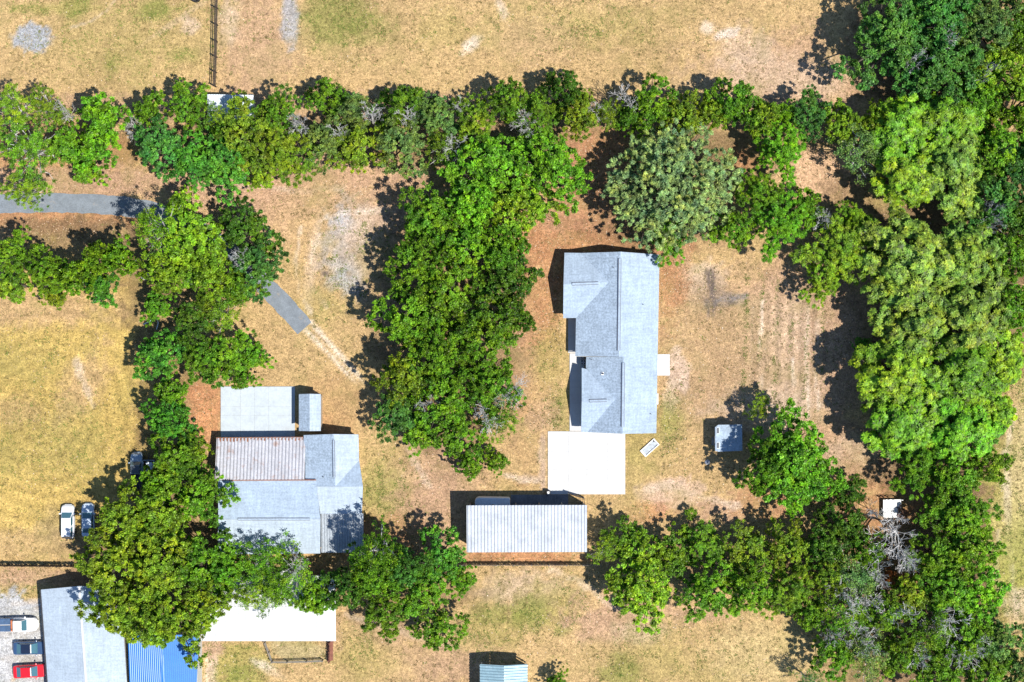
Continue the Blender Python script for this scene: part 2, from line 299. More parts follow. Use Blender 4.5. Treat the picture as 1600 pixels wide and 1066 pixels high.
PALE_S = (0.60, 0.50, 0.40); DIM = (0.25, 0.185, 0.12)
TRACKS = [  # worn lines: wheel ruts, foot paths, furrows
 ([(185, -5), (165, 18), (140, 34), (112, 44)], 3, PALE_S, .8), ([(120, 560), (128, 590), (140, 622), (146, 636)], 8, PALE_S, .55),
 ([(500, 345), (540, 332), (590, 330), (640, 322)], 5, PALE_S, .6), ([(500, 365), (486, 400), (488, 445), (510, 480)], 5, PALE_S, .6), ([(470, 355), (462, 405), (466, 455), (486, 490)], 4, PALE_S, .5), ([(520, 320), (580, 312), (640, 300)], 4, DIM, .4),
 ([(330, 295), (400, 290), (470, 300), (540, 292)], 5, PALE_S, .4), ([(560, 590), (600, 640), (640, 700), (670, 760)], 8, PALE_S, .35), ([(790, 742), (812, 750), (840, 752)], 4, PALE_S, .7),
 ([(1238, 560), (1240, 600), (1244, 650)], 3, PALE_S, .9), ([(1262, 480), (1260, 560), (1264, 650)], 3.5, PALE_S, .8), ([(1192, 470), (1188, 540), (1190, 620)], 3, PALE_S, .7), ([(1215, 440), (1212, 520), (1220, 600)], 3, DIM, .6), ([(1250, 450), (1250, 540), (1254, 620)], 3, DIM, .6), ([(1176, 480), (1174, 560), (1178, 620)], 3, DIM, .5), ([(1278, 500), (1274, 580), (1280, 640)], 4, PALE_S, .6),
 ([(1110, 420), (1114, 452), (1116, 492)], 7, ASH, 1.0), ([(1104, 425), (1108, 440)], 6, ASH, 1.0), ([(1122, 470), (1164, 462)], 7, (0.20, 0.17, 0.155), 1.0), ([(1118, 478), (1150, 474)], 4, ASH, 1.0), ([(1104, 470), (1108, 494)], 5, ASH, 1.0),
 ([(1030, 410), (1032, 500), (1030, 670)], 5, (0.33, 0.19, 0.11), .7), ([(880, 388), (960, 386), (1030, 392)], 5, (0.36, 0.19, 0.10), .8), ([(1010, 765), (1050, 760), (1090, 775), (1150, 790)], 10, PALE_S, .5), ([(20, 945), (80, 935)], 5, PALE_S, .4), ([(0, 990), (70, 985)], 6, DIM, .3), ([(0, 1028), (70, 1028)], 5, DIM, .3),
 ([(860, 890), (900, 905), (960, 950), (1030, 975)], 7, PALE_S, .45), ([(540, 960), (620, 985), (700, 1010)], 7, PALE_S, .35), ([(1585, 640), (1570, 720), (1575, 830), (1590, 960)], 7, PALE_S, .5), ([(1560, 830), (1556, 900), (1572, 960)], 5, PALE_S, .5),
]
def smooth(a, b, x):
    t = np.clip((x - a) / (b - a), 0, 1); return t * t * (3 - 2 * t)
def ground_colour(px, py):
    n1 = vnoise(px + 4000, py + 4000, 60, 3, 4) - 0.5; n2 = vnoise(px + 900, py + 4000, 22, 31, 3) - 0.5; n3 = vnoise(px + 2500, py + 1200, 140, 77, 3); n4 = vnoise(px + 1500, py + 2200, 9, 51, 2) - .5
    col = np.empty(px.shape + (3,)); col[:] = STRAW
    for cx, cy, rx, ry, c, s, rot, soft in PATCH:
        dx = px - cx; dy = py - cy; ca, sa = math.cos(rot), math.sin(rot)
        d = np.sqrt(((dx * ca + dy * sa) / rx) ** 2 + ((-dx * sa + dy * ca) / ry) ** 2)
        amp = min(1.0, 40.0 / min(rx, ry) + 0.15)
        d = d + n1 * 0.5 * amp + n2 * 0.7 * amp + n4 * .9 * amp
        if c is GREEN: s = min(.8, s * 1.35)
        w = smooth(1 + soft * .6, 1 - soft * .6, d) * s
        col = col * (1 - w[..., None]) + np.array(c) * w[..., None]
    # sandy wheel tracks from the end of the drive
    for off in (-10, 8):
        t = np.clip((py - 505) / 100, 0, 1); xc = 478 + 92 * t + off * (1 - .3 * t)
        w = smooth(7, 2, np.abs(px - xc) + n2 * 8) * ((py > 500) & (py < 612)) * (1 - smooth(.75, 1, t)) * 0.75
        col = col * (1 - w[..., None]) + np.array((0.62, 0.53, 0.42)) * w[..., None]
    for line, wd, c, st in TRACKS:
        dm = np.full(px.shape, 1e9)
        for (x0, y0), (x1, y1) in zip(line[:-1], line[1:]):
            ux, uy = x1 - x0, y1 - y0; t = np.clip(((px - x0) * ux + (py - y0) * uy) / (ux * ux + uy * uy), 0, 1)
            dm = np.minimum(dm, np.hypot(px - x0 - t * ux, py - y0 - t * uy))
        w = smooth(wd, wd * .35, dm + n2 * wd * 1.2 + n4 * wd) * st * (np.clip(.55 + n1 * 2.2, .1, 1) if st < 1 else 1)
        col = col * (1 - w[..., None]) + np.array(c) * w[..., None]
    # mowing rings in the left meadow, tillage rows in the right yard
    dist = np.hypot(px - 70, (py - 650) * 1.0); mw = smooth(250, 180, np.hypot((px - 90) / .95, py - 650))
    ring = 0.5 + 0.5 * np.sin(dist / 3.4 + n1 * 7); col *= (1 + (ring - .5) * .22 * mw)[..., None]
    rw = smooth(1.15, .75, np.sqrt(((px - 1230) / 75) ** 2 + ((py - 545) / 110) ** 2) + n1 * .8)
    row = 0.5 + 0.5 * np.sin((px + (py - 540) * .04) / 2.9 + n2 * 1.5); col *= (1 + (row - .5) * .30 * rw)[..., None]
    col *= (0.86 + 0.28 * n3 + n1 * 0.2 + n4 * .22)[..., None]
    return col

def axis(lo, hi, step):
    core = np.arange(lo, hi + step * .5, step)
    return np.concatenate([[-4000, -1500, -600, -250, -130], core, [130, 250, 600, 1500, 4000]])
gx = axis(-84, 84, 0.36); gy = axis(-58, 58, 0.36)
GX, GY = np.meshgrid(gx, gy, indexing='ij')
V = np.stack([GX.ravel(), GY.ravel(), np.zeros(GX.size)], 1)
ii, jj = np.meshgrid(np.arange(len(gx) - 1), np.arange(len(gy) - 1), indexing='ij')
idx = (ii * len(gy) + jj).ravel(); F = np.stack([idx, idx + len(gy), idx + len(gy) + 1, idx + 1], 1)
gpx = 800 + GX / S; gpy = 533 - GY / S
gc = ground_colour(np.clip(gpx, -300, 1900), np.clip(gpy, -300, 1400)).reshape(-1, 3)
far = (np.abs(GX.ravel()) > 100) | (np.abs(GY.ravel()) > 100); gc[far] = np.array(STRAW) * .95
gc4 = np.concatenate([gc, np.ones((len(gc), 1))], 1)

def ground_material():
    t = NT('ground'); p = t.geo_pos()
    at = t.n('ShaderNodeAttribute', attribute_name='soil'); c = at.outputs['Color']
    c = t.mix(1.0, c, t.ramp(t.noise(0.7, 5, 0.7, p), [(0.3, 0.76), (0.7, 1.20)]), 'MULTIPLY')
    c = t.mix(1.0, c, t.ramp(t.noise(2.6, 4, 0.8, p), [(0.30, 0.48), (0.47, 0.95), (0.70, 1.50)]), 'MULTIPLY')
    c = t.mix(1.0, c, t.ramp(t.noise(6.0, 2, 0.6, p), [(0.32, 0.60), (0.68, 1.32)]), 'MULTIPLY')
    c = t.mix(t.ramp(t.noise(0.16, 5, 0.65, p), [(0.50, 0.0), (0.70, 0.34)]), c, (0.26, 0.235, 0.07))
    c = t.mix(t.ramp(t.noise(1.5, 5, 0.8, p), [(0.55, 0.0), (0.66, 0.55)]), c, (0.19, 0.155, 0.065))
    c = t.mix(t.ramp(t.noise(2.3, 5, 0.75, p), [(0.66, 0.0), (0.76, 0.5)]), c, (0.62, 0.53, 0.42))
    t.l(c, t.b.inputs['Base Color']); t.b.inputs['Roughness'].default_value = 1.0; t.b.inputs['Specular IOR Level'].default_value = 0.1
    t.bump(t.noise(5.0, 4, 0.7, p), 0.09, 0.8)
    return t.m
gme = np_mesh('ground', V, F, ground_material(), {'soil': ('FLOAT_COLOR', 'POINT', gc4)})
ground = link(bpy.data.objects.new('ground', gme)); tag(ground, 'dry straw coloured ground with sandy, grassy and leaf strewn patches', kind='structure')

# ------------------------------------------------------------------ drive and slabs
drive_line = [(-90, 320), (0, 318), (90, 317), (160, 319), (215, 325), (260, 335), (310, 358), (360, 395), (405, 438), (440, 472), (476, 513)]
def ribbon(line, width, z):
    R_ = [Vector(P(*q)) for q in line]; L = []; rj = random.Random(9)
    for i in range(len(R_) - 1):
        k = max(1, int((R_[i + 1] - R_[i]).length / .7)); L += [R_[i].lerp(R_[i + 1], j / k) for j in range(k)]
    L.append(R_[-1])
    L = [L[0]] + [(L[max(0, i - 3)] + L[i] + L[min(len(L) - 1, i + 3)]) / 3 for i in range(1, len(L) - 1)] + [L[-1]]; a = []; b = []
    for i, p in enumerate(L):
        d = (L[min(i + 1, len(L) - 1)] - L[max(i - 1, 0)]).normalized(); nrm = Vector((-d.y, d.x, 0)) * width / 2
        a.append(p + nrm * rj.uniform(.93, 1.06)); b.append(p - nrm * rj.uniform(.93, 1.06))
    m = MB(); n = len(L)
    for i in range(n - 1):
        q = [a[i], b[i], b[i + 1], a[i + 1]]; m.prism([(v.x, v.y) for v in q], -0.02, z)
    return m
tag(ribbon(drive_line, 2.75, 0.03).build('driveway', M['asphalt']), 'grey asphalt drive bending under the trees to its squared off end', kind='structure')

def slab_pad(name, label, xs, ys, mat, z=0.10, rot_skew=0.0):
    root = bpy.data.objects.new(name, None); link(root); tag(root, label, kind='structure')
    x0, y0 = xs[0], ys[0]; x1, y1 = xs[-1], ys[-1]
    a = P(x0, y0); b = P(x1, y1)
    MB().box(a.x + .01, b.x - .01, b.y + .01, a.y - .01, -0.05, z - 0.03).build('slab_base', M['joint'], root)
    for i in range(len(xs) - 1):
        for j in range(len(ys) - 1):
            a = P(xs[i], ys[j]); b = P(xs[i + 1], ys[j + 1])
            MB().box(a.x + .012, b.x - .012, b.y + .012, a.y - .012, z - 0.029, z + random.uniform(-.006, .006)).build('slab', mat, root)
    return root
random.seed(5)
slab_pad('concrete_pad', 'bright white concrete parking pad of square slabs south of the main house', [856, 888, 917, 949, 977], [674, 706, 734, 772.5], M['concrete'])
slab_pad('concrete_patio', 'old bluish concrete patio slabs north of the rusty roof', [345, 376, 398, 420, 461], [604, 635, 649, 683], M['concrete_old'], 0.12)
slab_pad('walkway', 'narrow concrete walk along the west wall of the main house', [890, 913], [552, 580, 605, 630, 655, 673.5], M['concrete'], 0.09)
slab_pad('porch_floor', 'short concrete porch floor in the corner of the main house', [887.5, 904], [498, 525, 551.5], M['concrete'], 0.09)
slab_pad('stoop', 'small white concrete stoop against the east wall of the main house', [1021, 1046.5], [553.5, 587], M['concrete'], 0.12)
slab_pad('doorstep', 'little white doorstep at the east wall of the main house', [1020, 1028.5], [615, 632], M['white'], 0.2)
slab_pad('shed_apron', 'grey slab strip along the north edge of the long metal roofed shed', [798, 822, 845, 868, 888], [773, 800], M['gravel_slab'], 0.06)

# ------------------------------------------------------------------ building helpers
def roof(name, pts, faces, mat, parent, th=0.14):
    pts = [P(*p) for p in pts]; m = MB(); n = len(pts)
    m.v = [tuple(p) for p in pts] + [(p.x, p.y, p.z - th) for p in pts]
    edges = {}
    for f in faces:
        a, b, c = pts[f[0]], pts[f[1]], pts[f[2]]
        if (b - a).cross(c - a).z < 0: f = tuple(reversed(f))
        m.f.append(tuple(f)); m.f.append(tuple(i + n for i in reversed(f)))
        for i in range(len(f)): edges[(f[i], f[(i + 1) % len(f)])] = 1
    for (a, b) in edges:
        if (b, a) not in edges: m.f.append((a, a + n, b + n, b))
    return m.build(name, mat, parent)

def walls(name, pts, mat, parent, ztop, z0=0.0):
    return MB().prism([(p.x, p.y) for p in pts][::(1 if area(pts) > 0 else -1)], z0, ztop).build(name, mat, parent)
def area(pts): return sum(pts[i].x * pts[(i + 1) % len(pts)].y - pts[(i + 1) % len(pts)].x * pts[i].y for i in range(len(pts)))
def gable(pts, mat, parent, inset=(0, 0)):
    pts = [P(*p) + Vector((inset[0], inset[1], -0.16)) for p in pts]; m = MB()
    t = Vector((0.06 if inset[0] else 0, 0.06 if inset[1] else 0, 0))
    n = len(pts); m.v = [tuple(p) for p in pts] + [tuple(p + t) for p in pts]
    m.f = [tuple(range(n)), tuple(range(2 * n - 1, n - 1, -1))] + [(i, n + i, n + (i + 1) % n, (i + 1) % n) for i in range(n)]
    return m.build('gable_wall', mat, parent)

def ridge_vent(a, b, parent, w=0.42):
    a = P(*a); b = P(*b); up = Vector((0, 0, 0.05))
    MB().bar(a + up * 1.0, b + up * 1.0, w, 0.09).build('ridge_vent', M['vent'], parent)
    o = MB().bar(a + up * 2.3, b + up * 2.3, w - 0.16, 0.05).build('vent_cap', M['shingle'], parent)
def pipe(px, py, h, parent, r=0.06, flash=True):
    c = P(px, py, h); m = MB().tube([(c.x, c.y, h - .15), (c.x, c.y, h + .3)], r, 8); o = m.build('vent_pipe', M['dark'], parent)
    if flash: MB().box(-.22, .22, -.2, .2, h - .02, h + .05, 0, (c.x, c.y)).build('pipe_flashing', M['white'], parent)
def window_on(parent, c, wdir, w, h, z):          # c: wall point, wdir: outward unit vector
    d = Vector((wdir[0], wdir[1], 0)); s = Vector((-d.y, d.x, 0)); c = Vector((c.x, c.y, 0))
    a = c + d * .02
    f = MB()
    for (u0, u1, z0, z1) in ((-w / 2 - .07, -w / 2, z - .07, z + h + .07), (w / 2, w / 2 + .07, z - .07, z + h + .07), (-w / 2, w / 2, z - .07, z), (-w / 2, w / 2, z + h, z + h + .07), (-w / 2, w / 2, z + h / 2 - .02, z + h / 2 + .02)):
        pts = [a + s * u0, a + s * u1, a + s * u1 + d * .05, a + s * u0 + d * .05]
        if area(pts) < 0: pts = pts[::-1]
        f.prism([(p.x, p.y) for p in pts], z0, z1)
    fo = f.build('window', M['white'], parent)
    g = MB(); q = [a + s * (-w / 2), a + s * (w / 2), a + s * (w / 2) + d * .02, a + s * (-w / 2) + d * .02]
    if area(q) < 0: q = q[::-1]
    g.prism([(p.x, p.y) for p in q], z, z + h).build('pane', M['glass'], fo)
def door_on(parent, c, wdir, w=0.95, h=2.05, mat='wood_red', name='door'):
    d = Vector((wdir[0], wdir[1], 0)); s = Vector((-d.y, d.x, 0)); c = Vector((c.x, c.y, 0)) + d * .015
    q = [c - s * w / 2, c + s * w / 2, c + s * w / 2 + d * .05, c - s * w / 2 + d * .05]
    if area(q) < 0: q = q[::-1]
    o = MB().prism([(p.x, p.y) for p in q], 0.12, h).build(name, M[mat], parent)
    k = c + s * (w * .38) + d * .08; MB().box(k.x - .03, k.x + .03, k.y - .03, k.y + .03, 1.0, 1.06).build('handle', M['rim'], o)

def corr_mesh(name, w, L, ribs, amp, mat, prof=(0.0, .18, .32, .68, .82, 1.0)):
    """ribbed sheet: width along x, length along -y, ribs run along y; closed, 2 cm thick"""
    xs = []; zs = []
    for r in range(ribs):
        for q, z in ((0, 0), (.18, 0), (.45, amp), (.68, amp)):
            xs.append((r + q) / ribs * w); zs.append(z)
    xs.append(w); zs.append(0); n = len(xs); m = MB()
    ny = 2
    for j in range(ny):
        for i in range(n): m.v.append((xs[i], -L * j, zs[i]))
    for j in range(ny):
        for i in range(n): m.v.append((xs[i], -L * j, zs[i] - .02))
    for i in range(n - 1):
        m.f.append((i, n + i, n + i + 1, i + 1)); m.f.append((2 * n + i + 1, 3 * n + i + 1, 3 * n + i, 2 * n + i))
        m.f.append((i, i + 1, 2 * n + i + 1, 2 * n + i)); m.f.append((n + i + 1, n + i, 3 * n + i, 3 * n + i + 1))
    m.f.append((0, 2 * n, 3 * n, n)); m.f.append((n - 1, 2 * n - 1, 4 * n - 1, 3 * n - 1))
    return m.mesh(name, mat)
def corr_roof(parent, tl, tr, br, bl, panels, ribs, amp, mat, name='roof_panel'):
    """panels laid side by side from tl to tr, running down to bl/br; all share one mesh"""
    tl, tr, br, bl = [P(*q) for q in (tl, tr, br, bl)]
    W = (tr - tl).length; L = ((bl - tl).length + (br - tr).length) / 2; w = W / panels
    me = corr_mesh(name, w * 1.004, L, ribs, amp, mat)
    ex = (tr - tl).normalized(); ey = -((bl - tl) + (br - tr)).normalized(); ez = ex.cross(ey).normalized(); ey = ez.cross(ex)
    for i in range(panels):
        o = bpy.data.objects.new(name, me); link(o, parent)
        o.matrix_world = Matrix.Translation(tl + ex * (w * i) + ez * (0.004 * (i % 2))) @ Matrix((ex, ey, ez)).transposed().to_4x4()

# ------------------------------------------------------------------ main house
hs = thing('house', 'large house with pale grey shingle gables and ridge vents beside the white parking pad', 'house')
e = 2.6
pts = [(969.5, 393.5, 4.9), (966.5, 557.5, 4.9), (974, 557.8, 4.68), (972.5, 678, 4.68), (1025.5, 677, e), (1027.5, 557.5, e), (1030.5, 398, e)]
roof('east_roof_slope', pts, [(0, 1, 2, 3, 4, 5, 6)], M['shingle'], hs)
pts = [(969.4, 393.5, 4.9), (966.4, 557.5, 4.9), (899, 556.5, e), (900, 497, e), (951, 441, 4.32), (907, 395.5, e)]
roof('roof_slope', pts, [(0, 5, 4, 3, 2, 1)], M['shingle_shade'], hs)
pts = [(882, 395, e + .01), (907, 395.4, e + .01), (951, 441, 4.33), (880.5, 444.5, 4.33), (900, 497, e + .01), (880, 497.3, e + .01)]
roof('wing_roof', pts, [(0, 1, 2, 3), (3, 2, 4, 5)], M['shingle'], hs)
pts = [(973.9, 557.8, 4.68), (972.4, 678, 4.68), (918, 675.5, e), (960.5, 625, 4.19), (917, 577, e), (915.5, 575, e), (916, 558, e)]
roof('roof_slope', pts, [(0, 6, 5, 4, 3, 2, 1)], M['shingle_shade'], hs)
pts = [(909, 575, e + .01), (917, 577, e + .01), (960.5, 625, 4.2), (909, 626.5, 4.2), (918, 675.5, e + .01), (908, 675, e + .01)]
roof('wing_roof', pts, [(0, 1, 2, 3), (3, 2, 4, 5)], M['shingle'], hs)
ridge_vent((968.5, 404, 4.9), (966.8, 548, 4.9), hs); ridge_vent((974, 567, 4.68), (973, 667, 4.68), hs)
ridge_vent((894, 444, 4.33), (935, 442.6, 4.33), hs); ridge_vent((921, 626.5, 4.2), (948, 625.8, 4.2), hs)
for q in ((942, 584, 3.55), ): pipe(*q, hs, 0.12)
for q in ((958.5, 418, 4.55), (1005, 476, 3.6), (924, 562, 2.95), (1017, 647, 3.0)): pipe(*q, hs, 0.05, False)
W = lambda px, py: P(px, py, e)
walls('wall', [W(886, 399), W(1025, 402), W(1023.5, 553), W(904.5, 553), W(905, 493), W(885, 493)], M['siding'], hs, e - .17)
walls('wall', [W(914, 579), W(922, 579), W(922, 553.2), W(1023.4, 553.2), W(1021, 672), W(914, 671)], M['siding'], hs, e - .172)
gable([(882, 399, e), (882, 444, 4.25), (881.5, 493, e)], M['siding'], hs, (.35, 0))
gable([(910, 579, e), (910, 626, 4.1), (910, 671, e)], M['siding'], hs, (.35, 0))
gable([(908, 398, e), (969.5, 398, 4.85), (1028, 401, e)], M['siding'], hs, (0, -.3))
gable([(918, 672, e), (973, 672, 4.6), (1023, 672, e)], M['siding'], hs, (0, -.2))
gable([(901, 556, e), (966.5, 556, 4.85), (1024, 556, e)], M['siding'], hs, (0, -.12))
for y in (425, 462): window_on(hs, W(885.5, y), (-1, 0), 1.2, 1.2, .95)
for y in (598, 652): window_on(hs, W(914, y), (-1, 0), 1.2, 1.2, .95)
for y in (430, 480, 530, 600, 655): window_on(hs, W(1023.2 if y < 560 else 1022, y), (1, 0), 1.2, 1.1, 1.0)
door_on(hs, W(914, 622), (-1, 0)); door_on(hs, W(1023, 570), (1, 0), mat='white')
# round vent under the south eave
c = P(1002, 676, 2.1); v = MB(); v.tube([(c.x, c.y + .5, 2.1), (c.x, c.y - .12, 2.1)], .32, 16); vo = v.build('wall_vent', M['white'], hs)
MB().tube([(c.x, c.y - .12, 2.1), (c.x, c.y - .16, 2.1)], .2, 12).build('vent_opening', M['dark'], vo)

ac = thing('air_conditioner', 'boxy air conditioner with round fan in the shaded corner by the walk', 'air conditioner', P(911, 566))
MB().box(-.4, .4, -.4, .4, 0.09, .85).build('cabinet', M['tin_grey'], ac, bevel=.03)
MB().tube([(0, 0, .85), (0, 0, .9)], .33, 16).build('fan_grille', M['dark'], ac)
f_ = MB()
for k in range(4): f_.box(.05, .3, -.05, .05, .9, .92, k * math.pi / 2)
f_.build('fan_blade', M['rim'], ac)

# white framed trough lying on the grass
tr = thing('trough', 'white rectangular frame holding a tapered grey blue trough on the grass south of the house', 'trough', P(1015, 699.5), math.radians(42))
fr = MB(); hl, hw = 1.32, .58
fr.box(-hl, hl, hw - .12, hw, 0.02, .26); fr.box(-hl, hl, -hw, -hw + .12, 0.02, .26); fr.box(-hl, -hl + .22, -hw + .12, hw - .12, 0.02, .262); fr.box(hl - .18, hl, -hw + .12, hw - .12, 0.02, .262)
fr.build('frame', M['white'], tr)
b_ = MB(); b_.face([(-1.1, -.3, .12), (1.14, -.46, .06), (1.14, .46, .06), (-1.1, .3, .12)]); b_.face([(-1.1, -.46, .25), (1.14, -.46, .25), (1.14, -.46, .06), (-1.1, -.3, .12)]); b_.face([(-1.1, .3, .12), (1.14, .46, .06), (1.14, .46, .25), (-1.1, .46, .25)]); b_.face([(-1.1, -.46, .25), (-1.1, -.3, .12), (-1.1, .3, .12), (-1.1, .46, .25)])
b_.build('basin', M['tin_grey'], tr)
MB().box(.95, 1.12, .2, .44, .1, .3).build('block', M['dark'], tr)

# ------------------------------------------------------------------ western house with rusty roof
wh = thing('house', 'low rambling house with grey shingle roof, rusty ribbed porch roof and shaded tin lean-to', 'house')
pts = [(474.5, 680, 3.0), (521, 678.5, 4.4), (560, 679, 3.0), (561, 720, 3.0), (524, 760, 4.4), (477, 724, 3.0)]
roof('roof_slope', [pts[0], pts[1], pts[4], pts[5]], [(0, 1, 2, 3)], M['shingle_shade'], wh)
roof('roof_slope', [pts[1], pts[2], pts[3], pts[4]], [(0, 1, 2, 3)], M['shingle_pale'], wh)
roof('roof_slope', [(561.2, 720, 3.0), (567, 760, 4.4), (524, 760, 4.4)], [(0, 1, 2)], M['shingle'], wh)
roof('roof_slope', [(477, 724.2, 3.0), (524, 760, 4.4), (494, 760, 4.4), (477, 752, 4.0)], [(0, 1, 2, 3)], M['shingle'], wh)
roof('roof_slope', [(494, 760.2, 4.39), (567, 760.2, 4.39), (565.5, 803, 3.3), (500.5, 803, 3.3)], [(0, 1, 2, 3)], M['shingle_pale'], wh)
roof('roof_slope', [(341, 751, 4.15), (493.5, 751, 4.15), (500.5, 811, 4.7), (341, 811.5, 4.7)], [(0, 1, 2, 3)], M['shingle'], wh)
roof('roof_slope', [(341, 811.7, 4.7), (500.5, 811.2, 4.7), (500.3, 865, 2.6), (340, 866.5, 2.6)], [(0, 1, 2, 3)], M['shingle_pale'], wh)
ridge_vent((521.3, 688, 4.4), (522.3, 746, 4.4), wh, .32); ridge_vent((372, 811.3, 4.7), (484, 811.2, 4.7), wh, .36)
for q in ((505, 745, 3.75), (452, 838, 3.65)): pipe(*q, wh, .07, False)
corr_roof(wh, (338.5, 685, 2.7), (477.5, 684, 2.7), (477.5, 749.5, 4.22), (340.5, 750, 4.22), 13, 2, .12, M['tin_rust'])
corr_roof(wh, (501, 802.5, 3.25), (567.5, 802.5, 3.25), (566.5, 863, 2.5), (500.8, 864, 2.5), 8, 2, .11, M['tin_grey'], 'lean_to_panel')
# rust worn upper edge of the porch roof, in ragged tongues
random.seed(3); m = MB(); x = 339.5
while x < 476:
    w_ = random.uniform(3, 6); d_ = random.uniform(1.5, 4.5) + (3 if x < 385 else 0); h0 = 2.7 + .085; sl = (4.22 - 2.7) / 65
    m.face([P(x, 685.1, h0), P(x + w_, 685.1, h0), P(x + w_ * .7, 685.1 + d_, h0 + sl * d_), P(x + w_ * .2, 685.1 + d_ * .8, h0 + sl * d_ * .8)]); x += w_ * .9
m.build('rusted_edge', M['rust'], wh)
MB().bar(P(338, 684.4, 2.66), P(477.5, 683.4, 2.66), .12, .12).build('eave_bar', M['rust'], wh)
MB().bar(P(360, 750.6, 4.24), P(494, 750.2, 4.24), .14, .1).build('flashing', M['rust'], wh)
Wl = lambda px, py, h=2.6: P(px, py, h)
walls('wall', [Wl(480, 684), Wl(557, 684), Wl(557, 800), Wl(480, 800)], M['siding_tan'], wh, 2.84)
walls('wall', [Wl(346, 757), Wl(479.8, 757), Wl(479.8, 860), Wl(346, 860)], M['siding_tan'], wh, 2.42)
walls('wall', [Wl(480, 800.3), Wl(497, 800.3), Wl(497, 859), Wl(480, 859)], M['siding_tan'], wh, 2.42)
gable([(478, 684, 3.0), (521, 684, 4.35), (557, 684, 3.0)], M['siding_tan'], wh, (0, -.12))
gable([(345, 752, 3.9), (345, 811, 4.65), (345, 862, 2.6), (345, 862, 2.3), (345, 752, 2.3)], M['siding_tan'], wh, (.12, 0))
gable([(497, 762, 4.2), (497, 811, 4.6), (497, 860, 2.6), (497, 860, 2.3), (497, 762, 2.3)], M['siding_tan'], wh, (-.12, 0))
gable([(559, 722, 3.0), (559, 760, 4.3), (559, 800, 3.3), (559, 800, 2.7), (559, 722, 2.7)], M['siding_tan'], wh, (-.3, 0))
for x, y in ((342, 689), (408, 689), (474, 689)):
    c = P(x, y, 2.7); MB().box(-.06, .06, -.06, .06, 0, 2.66, 0, (c.x, c.y)).build('post', M['white'], wh)
for x, y in ((503, 861), (535, 861), (563, 861), (563, 806)):
    c = P(x, y, 2.5); MB().box(-.06, .06, -.06, .06, 0, 2.46, 0, (c.x, c.y)).build('post', M['white'], wh)
for x in (500, 540): window_on(wh, Wl(x, 684), (0, 1), 1.1, 1.1, 1.0)
for y in (705, 745, 785): window_on(wh, Wl(557, y), (1, 0), 1.1, 1.1, 1.0)
door_on(wh, Wl(420, 757), (0, 1), mat='white')

sh = thing('shed', 'little gabled shed with shingle roof, lit and shaded slopes coloured apart, on the edge of the old patio', 'shed')
roof('roof_slope', [(467, 616, 3.2), (483.5, 615.5, 4.0), (483.5, 673.8, 4.0), (467, 673.5, 3.2)], [(0, 1, 2, 3)], M['shingle_shade'], sh, .1)
roof('roof_slope', [(483.6, 615.5, 4.0), (501.2, 616, 3.2), (501.2, 673.5, 3.2), (483.6, 673.8, 4.0)], [(0, 1, 2, 3)], M['shingle_pale'], sh, .1)
walls('wall', [P(470, 619, 3.2), P(499, 619, 3.2), P(499, 671, 3.2), P(470, 671, 3.2)], M['siding_tan'], sh, 3.08)
gable([(469, 619, 3.2), (483.5, 619, 3.95), (500, 619, 3.2)], M['siding_tan'], sh, (0, -.05)); gable([(469, 671, 3.2), (483.5, 671, 3.95), (500, 671, 3.2)], M['siding_tan'], sh, (0, .02))
for y in (632, 658): window_on(sh, P(470, y, 3.2), (-1, 0), .8, .9, 1.3)
door_on(sh, P(470, 645, 3.2), (-1, 0), mat='white')

# ------------------------------------------------------------------ long shed
ls = thing('long_shed', 'long open shed with whitish ribbed metal roof south of the parking pad', 'shed')
corr_roof(ls, (729, 789.8, 5.2), (917, 789.2, 5.2), (919, 862, 4.9), (730.5, 863.5, 4.9), 18, 2, .11, M['tin_white'])
for i, x in enumerate((734, 770, 806, 843, 879, 913)):
    for y in (792, 859):
        c = P(x, y, 5.0); MB().box(-.08, .08, -.08, .08, 0, 4.82, 0, (c.x, c.y)).build('post', M['wood_grey'], ls)
a, b = P(733, 860.5, 4.9), P(916, 860, 4.9); MB().box(a.x, b.x, a.y - .04, a.y + .02, 0.1, 4.8).build('back_wall', M['tin_grey'], ls)
a, b = P(732.5, 793, 5), P(732.5, 857, 5); MB().box(a.x - .04, a.x + .02, b.y, a.y, 0.1, 4.8).build('side_wall', M['tin_grey'], ls)
a, b = P(915, 793, 5), P(915, 857, 5); MB().box(a.x - .02, a.x + .04, b.y, a.y, 0.1, 4.8).build('side_wall', M['tin_grey'], ls)
for y, h in ((792, 5.08), (859, 4.78)):
    MB().bar(P(731, y, h), P(916, y, h), .1, .16).build('beam', M['wood_grey'], ls)

cp = thing('camper_trailer', 'pale camper trailer with rounded nose poking out of the north side of the long shed', 'camper', P(771, 788))
m = MB(); poly = []
for (cx, cy, a0) in ((-1.95, .62, 90), (-1.95, -.62, 180), (2.1, -.9, 270), (2.1, .9, 0)):
    r = .6 if cx < 0 else .25
    for k in range(5):
        t = math.radians(a0 + k * 22.5); poly.append((cx + r * math.cos(t), cy + r * math.sin(t)))
m.prism(poly, .55, 2.45); m.build('body', M['tin_pale'], cp, bevel=.16)
MB().box(-.3, .4, -.3, .3, 2.45, 2.62).build('roof_vent', M['white'], cp)
for sx in (-.45, .45):
    for sy in (-1.02, 1.02):
        w = MB().tube([(sx, sy - .1, .36), (sx, sy + .1, .36)], .35, 14).build('wheel', M['rubber'], cp)
MB().bar((-2.5, 0, .5), (-3.4, 0, .45), .1, .1).build('hitch', M['dark'], cp)
MB().tube([(-3.2, 0, 0.02), (-3.2, 0, .5)], .04, 6).build('jack', M['dark'], cp)

